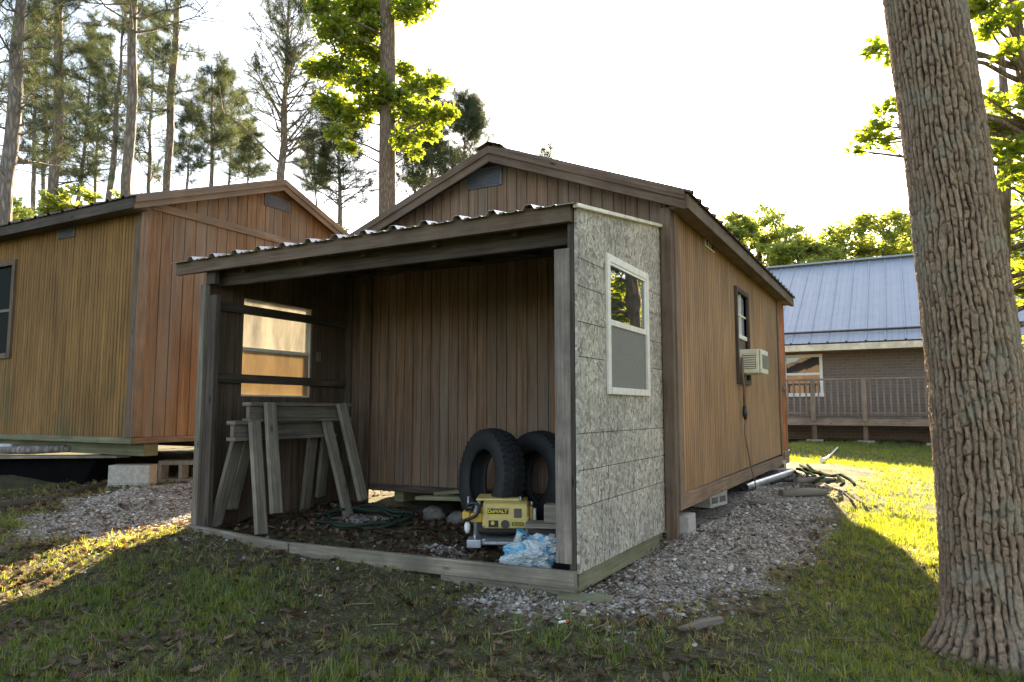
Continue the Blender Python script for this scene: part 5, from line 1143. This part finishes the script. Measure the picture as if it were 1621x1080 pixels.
# ------------------------------------------------------------------ pines
def tuft(seed):
    r = random.Random(seed); v = []; f = []
    for k in range(20):
        a = r.uniform(0, 2 * math.pi); el = r.uniform(-.35, 1.25); d = Vector((math.cos(a) * math.cos(el), math.sin(a) * math.cos(el), math.sin(el) + .15)); d.normalize()
        s = d.orthogonal().normalized() * .015; L_ = r.uniform(.75, 1.1); o = Vector((0, 0, r.uniform(-.5, .35)))
        i = len(v); v += [tuple(o - s), tuple(o + s), tuple(o + d * L_)]; f.append((i, i + 1, i + 2))
    return v, f
TUFT = [tuft(k) for k in range(5)]
def pine(label, pb, pt, d, wpx, c0, blen, nb=46, seed=0, dense=1.0, rise=.35, dead=5, ndl=.21, ptop=None):
    """pb, pt: photo points on the trunk; c0: photo y where the crown starts; blen: branch length in px; ptop: y of the tree top"""
    rr = random.Random(seed); rng = np.random.default_rng(seed)
    A = at(*pb, d); B = at(*pt, d); ax = (B - A); ax /= ax.z
    g = gz(A.x, A.y); base = A + ax * (g - A.z - .1); base.z = g - .1
    ytop = ptop if ptop is not None else -260
    T = at(pt[0] + (pt[0] - pb[0]) * (pt[1] - ytop) / max(1, pb[1] - pt[1]) * .8, ytop, d); r0 = wpx * d / FPX / 2
    t = thing('pine_tree', label, 'pine', (base.x, base.y, g), 'tall pines behind the sheds')
    H = T.z - base.z; n = 14; pts = []; rad = []
    for k in range(n + 1):
        f = k / n; p = base.lerp(T, f) + Vector((rr.uniform(-1, 1), rr.uniform(-1, 1), 0)) * .05 * (0 if k == 0 else 1); pts.append(p); rad.append(r0 * (1.12 - .18 * f) if f < .6 else max(.012, r0 * (1.0 - (f - .6) / .4 * .93)))
    nb = int(nb * 1.2); dense *= .9; m = MB(); m.tube(pts, rad, 10)
    def on(z):
        f = (z - base.z) / H * n; k = min(n - 1, max(0, int(f))); return pts[k].lerp(pts[k + 1], f - k), rad[k]
    zc = at(pb[0], c0, d).z; BL = blen * d / FPX
    tp = []; td = []
    for k in range(nb + dead):
        isd = k >= nb
        f = (k + rr.random()) / nb if not isd else 0
        z = zc + (T.z - zc - .1) * f if not isd else rr.uniform(zc - 2.5, zc + 1)
        if z > T.z: continue
        p0, r_ = on(z); az = rr.uniform(0, 2 * math.pi); L_ = BL * (1.05 - .6 * f) * rr.uniform(.55, 1.15) * (.5 if isd else 1)
        el = rise + rr.uniform(-.25, .35) + f * .35; h = Vector((math.cos(az), math.sin(az), 0)); ps = []
        for j in range(6):
            s = j / 5; ps.append(p0 + h * L_ * s * math.cos(el) + Vector((0, 0, L_ * (math.sin(el) * s + .12 * (s * s - s)))) + Vector((rr.uniform(-1, 1), rr.uniform(-1, 1), rr.uniform(-1, 1))) * L_ * .03)
        br = min(r_ * .35, .012 + .011 * L_)
        m.tube(ps, [br * (1 - .16 * j) for j in range(6)], 5, cap=False)
        if isd: continue
        for j in range(2, 6):
            if j == 2 and rr.random() < .5: continue
            for q in range(max(1, int(round((2.1 if j < 4 else 3.3) * dense)))):
                d_ = (ps[j] - ps[j - 1]).normalized(); sd = Vector((rr.gauss(0, 1), rr.gauss(0, 1), rr.gauss(.25, .5))).normalized(); dr = (d_ * .7 + sd * .9).normalized(); l2 = L_ * rr.uniform(.12, .34) + .1
                s0 = ps[j].lerp(ps[j - 1], rr.random()); e = s0 + dr * l2; m.tube([s0, (s0 + e) / 2 + Vector((0, 0, .02)), e], [br * .35, br * .28, .004], 4, cap=False)
                for w_ in range(3):
                    tp.append(tuple(s0.lerp(e, .45 + .3 * w_))); td.append(tuple(dr + Vector((rr.gauss(0, .35), rr.gauss(0, .35), .3 + rr.gauss(0, .2)))))
    m.build('trunk', M['pine_bark'], t)
    K = len(tp); scatter('crown', TUFT, M['needle'], np.array(tp), rot_to(np.array(td), rng), rng.uniform(.8, 1.3, K) * ndl * (d / 20) ** .4, np.clip(rng.normal(.45, .25, K), 0, 1), rng.integers(0, 5, K), t)
pine('thick leaning pine at photo left edge with sparse branches', (10, 330), (38, 0), 15, 21, 260, 120, 40, 1, .8)
pine('dark bushy pine second from the left, needles nearly to its foot', (86, 300), (97, 60), 19, 15, 300, 75, 60, 2, 1.25, .2)
pine('thin pine between dark bushy pine and tall clean trunk', (176, 300), (189, 160), 26, 9, 250, 62, 46, 3, 1.0, .45, ptop=-40)
pine('tall straight pine with clean grey trunk left of the shed corner', (203, 300), (213, 0), 18, 15, 60, 120, 40, 4, 1.1, .1)
pine('slender pine with short tufted branches standing behind left shed ridge', (266, 295), (283, 0), 22, 11, 190, 62, 46, 5, .9, .15)
pine('short pine with pointed top left of the broad crowned pine', (334, 290), (336, 150), 26, 8, 260, 58, 44, 6, 1.0, .3, ptop=98)
pine('small distant pine low between two slender trunks', (297, 290), (303, 220), 30, 6, 285, 42, 34, 7, 1.0, .3, ptop=170)
pine('broad crowned pine with long upswept branches above left shed peak', (447, 280), (456, 60), 22, 12, 262, 125, 70, 8, 1.1, .62, ptop=-30)
pine('dark pine right behind gap between the sheds, flat wide crown', (537, 345), (538, 230), 24, 9, 330, 72, 50, 9, 1.1, .25, ptop=182)
pine('slim pine seen just right of the sunlit broadleaf trunk', (684, 290), (680, 190), 28, 6, 310, 66, 60, 10, 1.3, .3, ptop=140)
pine('distant pine with rounded top over shed roof slope', (735, 270), (737, 210), 30, 6, 280, 74, 66, 11, 1.3, .5, ptop=168)
pine('far pine whose tip shows right above main shed ridge', (862, 290), (864, 265), 46, 4, 300, 34, 22, 12, .7, .5, ptop=238)
pine('faint pine filling gap left of the clean grey trunk', (128, 300), (140, 150), 30, 7, 280, 60, 44, 13, 1.0, .3, ptop=60)
pine('far pine rising behind the broadleaf tree at left of its leaves', (500, 300), (497, 230), 34, 5, 310, 48, 36, 14, 1.1, .4, ptop=215)
pine('pine standing beyond the photo left edge, its branches reaching in', (-40, 330), (-25, 0), 16, 16, 250, 120, 36, 15, .9)
pine('thin pine close behind the thick left edge pine', (52, 300), (58, 150), 27, 7, 270, 55, 40, 16, 1.0, .3, ptop=30)
pine('bushy pine filling the space between broadleaf trunk and shed roof', (655, 300), (652, 210), 31, 6, 320, 66, 56, 18, 1.2, .35, ptop=190)
pine('hazy far pine between leftmost pine and dark bushy pine', (70, 300), (74, 150), 34, 6, 290, 70, 56, 21, 1.1, .3, ptop=-30)
pine('hazy far pine between tall clean trunk and slender pine', (236, 300), (240, 150), 32, 6, 290, 66, 56, 22, 1.1, .3, ptop=20)
pine('far pine close left of the broad crowned pine', (362, 290), (368, 150), 34, 5, 290, 60, 50, 23, 1.1, .3, ptop=130)
pine('far pine with thin trunk beside the leftmost tall pine', (150, 300), (158, 150), 36, 5, 290, 60, 50, 24, 1.1, .3, ptop=40)
pine('low pine in distance right of the short pointed pine', (392, 285), (396, 220), 32, 5, 290, 40, 34, 17, 1.0, .3, ptop=195)

# ------------------------------------------------------------------ ground cover
def infr(x, y, z, mg=1.12):
    d = np.stack([x - CAM.x, y - CAM.y, z - CAM.z], -1); zf = d @ np.array(_F); u = (d @ np.array(_R)) / np.maximum(zf, .01) * FPX; v = -(d @ np.array(_U)) / np.maximum(zf, .01) * FPX
    return (zf > .5) & (np.abs(u) < 810 * mg + 60) & (v < 540 * mg) & (v > -540)
def samp(n, x0, x1, y0, y1, wfun, rng=RNG):
    x = rng.uniform(x0, x1, n); y = rng.uniform(y0, y1, n); k = rng.uniform(0, 1, n) < wfun(x, y); x, y = x[k], y[k]; z = gzm(x, y); k = infr(x, y, z); return x[k], y[k], z[k]
NOGO = lambda x, y: ~(((x > -4.3) & (x < -1.4) & (y > 4.98) & (y < 9.8)))
OAKD = lambda x, y: np.hypot(x - .36, y - 4.3) > .27
# gravel
def ico(seed):
    import bmesh as _b; b = _b.new(); _b.ops.create_icosphere(b, subdivisions=1, radius=.5); r = random.Random(seed)
    for v in b.verts: v.co = v.co * r.uniform(.72, 1.15); v.co.x *= 1.25; v.co.z *= .7
    b.verts.index_update(); o = ([tuple(v.co) for v in b.verts], [tuple(w_.index for w_ in f.verts) for f in b.faces]); b.free(); return o
STONE = [ico(k) for k in range(6)]
x, y, z = samp(210000, -6.8, 0.2, 2.6, 9.5, lambda x, y: np.clip(gravel_w(x, y) * (.35 + 1.1 * fbm(x * 4, y * 4, 77)) * np.where(y > 6.5, .5, 1), 0, 1) * NOGO(x, y))
x2, y2, z2 = samp(16000, -6.8, 0.3, 2.3, 7, lambda x, y: np.clip(.05 + .25 * (fbm(x * 2, y * 2, 5) - .45), 0, 1) * (gravel_w(x, y) < .5) * (x < -.3)*NOGO(x, y))
x, y, z = np.concatenate([x, x2]), np.concatenate([y, y2]), np.concatenate([z, z2]); K = len(x)
s = np.exp(RNG.normal(math.log(.0125), .45, K)) * np.where(y > 6.5, 1.35, 1); s = np.clip(s, .007, .05)
go = scatter('gravel', STONE, M['stone'], np.stack([x, y, z + s * .02], -1), rot_z_tilt(K, .5), np.stack([s * RNG.uniform(.8, 1.3, K), s * RNG.uniform(.8, 1.2, K), s * RNG.uniform(.7, 1.1, K)], -1), np.clip(RNG.normal(.5, .24, K), 0, 1), RNG.integers(0, 6, K))
tag(go, 'pale crushed gravel spread between and beside the sheds', 'gravel', kind='stuff')
# grass blades
def blade(seed, n=5):
    r = random.Random(seed); v = []; f = []
    for k in range(n):
        a = r.uniform(0, 6.28); lean = r.uniform(.05, .7); h = r.uniform(.55, 1.1); w_ = r.uniform(.022, .042); ox, oy = r.uniform(-.25, .25), r.uniform(-.25, .25); c, s_ = math.cos(a), math.sin(a)
        i = len(v); 
        for t_, ww in ((0, 1), (.5, .85), (.82, .5)):
            x_ = ox + c * lean * t_ * t_ * h; y_ = oy + s_ * lean * t_ * t_ * h; z_ = h * t_ * (1 - .25 * lean * t_)
            v += [(x_ - s_ * w_ * ww, y_ + c * w_ * ww, z_), (x_ + s_ * w_ * ww, y_ - c * w_ * ww, z_)]
        v.append((ox + c * lean * h, oy + s_ * lean * h, h * (1 - .25 * lean))); f += [(i, i + 1, i + 3, i + 2), (i + 2, i + 3, i + 5, i + 4), (i + 4, i + 5, i + 6)]
    return v, f
BL = [blade(k) for k in range(8)]
def wnear(x, y): return np.clip(lush_w(x, y) * 1.0, 0, 1) * OAKD(x, y) * NOGO(x, y)
x, y, z = samp(120000, -7, 3.2, 1.2, 7.5, lambda x, y: wnear(x, y) * np.where(y > 5.5, .8, 1))
x3, y3, z3 = samp(60000, -7, .5, 1.3, 5.0, lambda x, y: np.clip(fbm(x * 2.7, y * 2.7, 41) - .3, 0, 1) * 2.6 * (gravel_w(x, y) < .5) * OAKD(x, y) * ((y < 3.36) | (x > -1.3) | (x < -4.6)))
x4, y4, z4 = samp(90000, -2.2, 9, 7.3, 19.6, lambda x, y: np.clip(lush_w(x, y) * .9, 0, 1) * np.where(y > 12, .6, 1) * NOGO(x, y) * ((x > -1.0 + (y > 10.3) * -1.2)))
x5, y5, z5 = samp(45000, -7, 3, 1.2, 8.0, lambda x, y: np.clip(.25 + 1.2 * (fbm(x * 2.1 + 3, y * 2.1, 71) - .4), 0, 1) * (gravel_w(x, y) < .7) * OAKD(x, y) * NOGO(x, y) * ((y < 3.36) | (x > -1.3) | (x < -4.6)))
K1, K3, K4, K5 = len(x), len(x3), len(x4), len(x5); K = K1 + K3 + K4 + K5
hgt = np.concatenate([RNG.uniform(.03, .075, K1) * (.7 + .7 * fbm(x * 1.3, y * 1.3, 8)), RNG.uniform(.014, .036, K3), RNG.uniform(.04, .085, K4), RNG.uniform(.025, .06, K5)])
rnd = np.clip(np.concatenate([RNG.normal(.4, .22, K1), RNG.normal(.5, .28, K3), RNG.normal(.42, .2, K4), RNG.normal(.92, .12, K5)]), 0, 1)
go = scatter('grass', BL, M['grass'], np.stack([np.concatenate([x, x3, x4, x5]), np.concatenate([y, y3, y4, y5]), np.concatenate([z, z3, z4, z5 + .008]) - .004], -1), np.concatenate([rot_z_tilt(K1 + K3 + K4, .42), rot_z_tilt(K5, 1.5)]), hgt, rnd, RNG.integers(0, 8, K))
tag(go, 'short patchy lawn grass over the yard', 'grass', kind='stuff')
# leaf litter and twigs
def dead(seed):
    r = random.Random(seed); v, f = lobed(seed + 50); c = r.uniform(.4, 1.4); return [(x * 1.1, y_ - .5, z_ * .6 + c * (y_ - .5) ** 2 * .7 + c * x * x * .8 - .05) for x, y_, z_ in v], f
DL = [dead(k) for k in range(6)]
def wl(x, y):
    inside = (x > -4.4) & (x < -1.5) & (y > 3.42) & (y < 4.95)
    return np.where(inside, .9, np.clip(.15 + 1.3 * (fbm(x * 1.8, y * 1.8, 61) - .35), .05, 1) * np.where(x > -.6, .25, 1)) * (1 - .7 * gravel_w(x, y)) * NOGO(x, y) * OAKD(x, y)
x, y, z = samp(34000, -7, 1.5, 1.4, 7.0, wl); K = len(x)
go = scatter('leaf_litter', DL, M['litter'], np.stack([x, y, z + RNG.uniform(.003, .018, K)], -1), rot_z_tilt(K, .5), RNG.uniform(.025, .06, K), np.clip(RNG.normal(.38, .22, K), 0, 1), RNG.integers(0, 6, K))
tag(go, 'brown dead leaves scattered over the yard and lean-to floor', 'leaf litter', kind='stuff')
def twig(seed):
    r = random.Random(seed); m_ = MB(); p = [Vector((0, 0, 0))]; d = Vector((1, 0, 0))
    for k in range(4): d = (d + Vector((0, r.uniform(-.5, .5), r.uniform(-.15, .2)))).normalized(); p.append(p[-1] + d * .27)
    m_.tube(p, [.03, .028, .024, .018, .01], 4); return m_.v, m_.f
TW = [twig(k) for k in range(5)]
x, y, z = samp(900, -6.5, .6, 1.5, 5.5, lambda x, y: np.where(np.hypot(x + .9, y - 3.6) < .7, 1, .3) * NOGO(x, y) * OAKD(x, y)); K = len(x)
go = scatter('twigs', TW, M['litter'], np.stack([x, y, z + .006], -1), rot_z_tilt(K, .08), RNG.uniform(.05, .2, K), RNG.uniform(.3, 1, K), RNG.integers(0, 5, K))
tag(go, 'thin dry twigs strewn over the bare ground', 'twigs', kind='stuff')
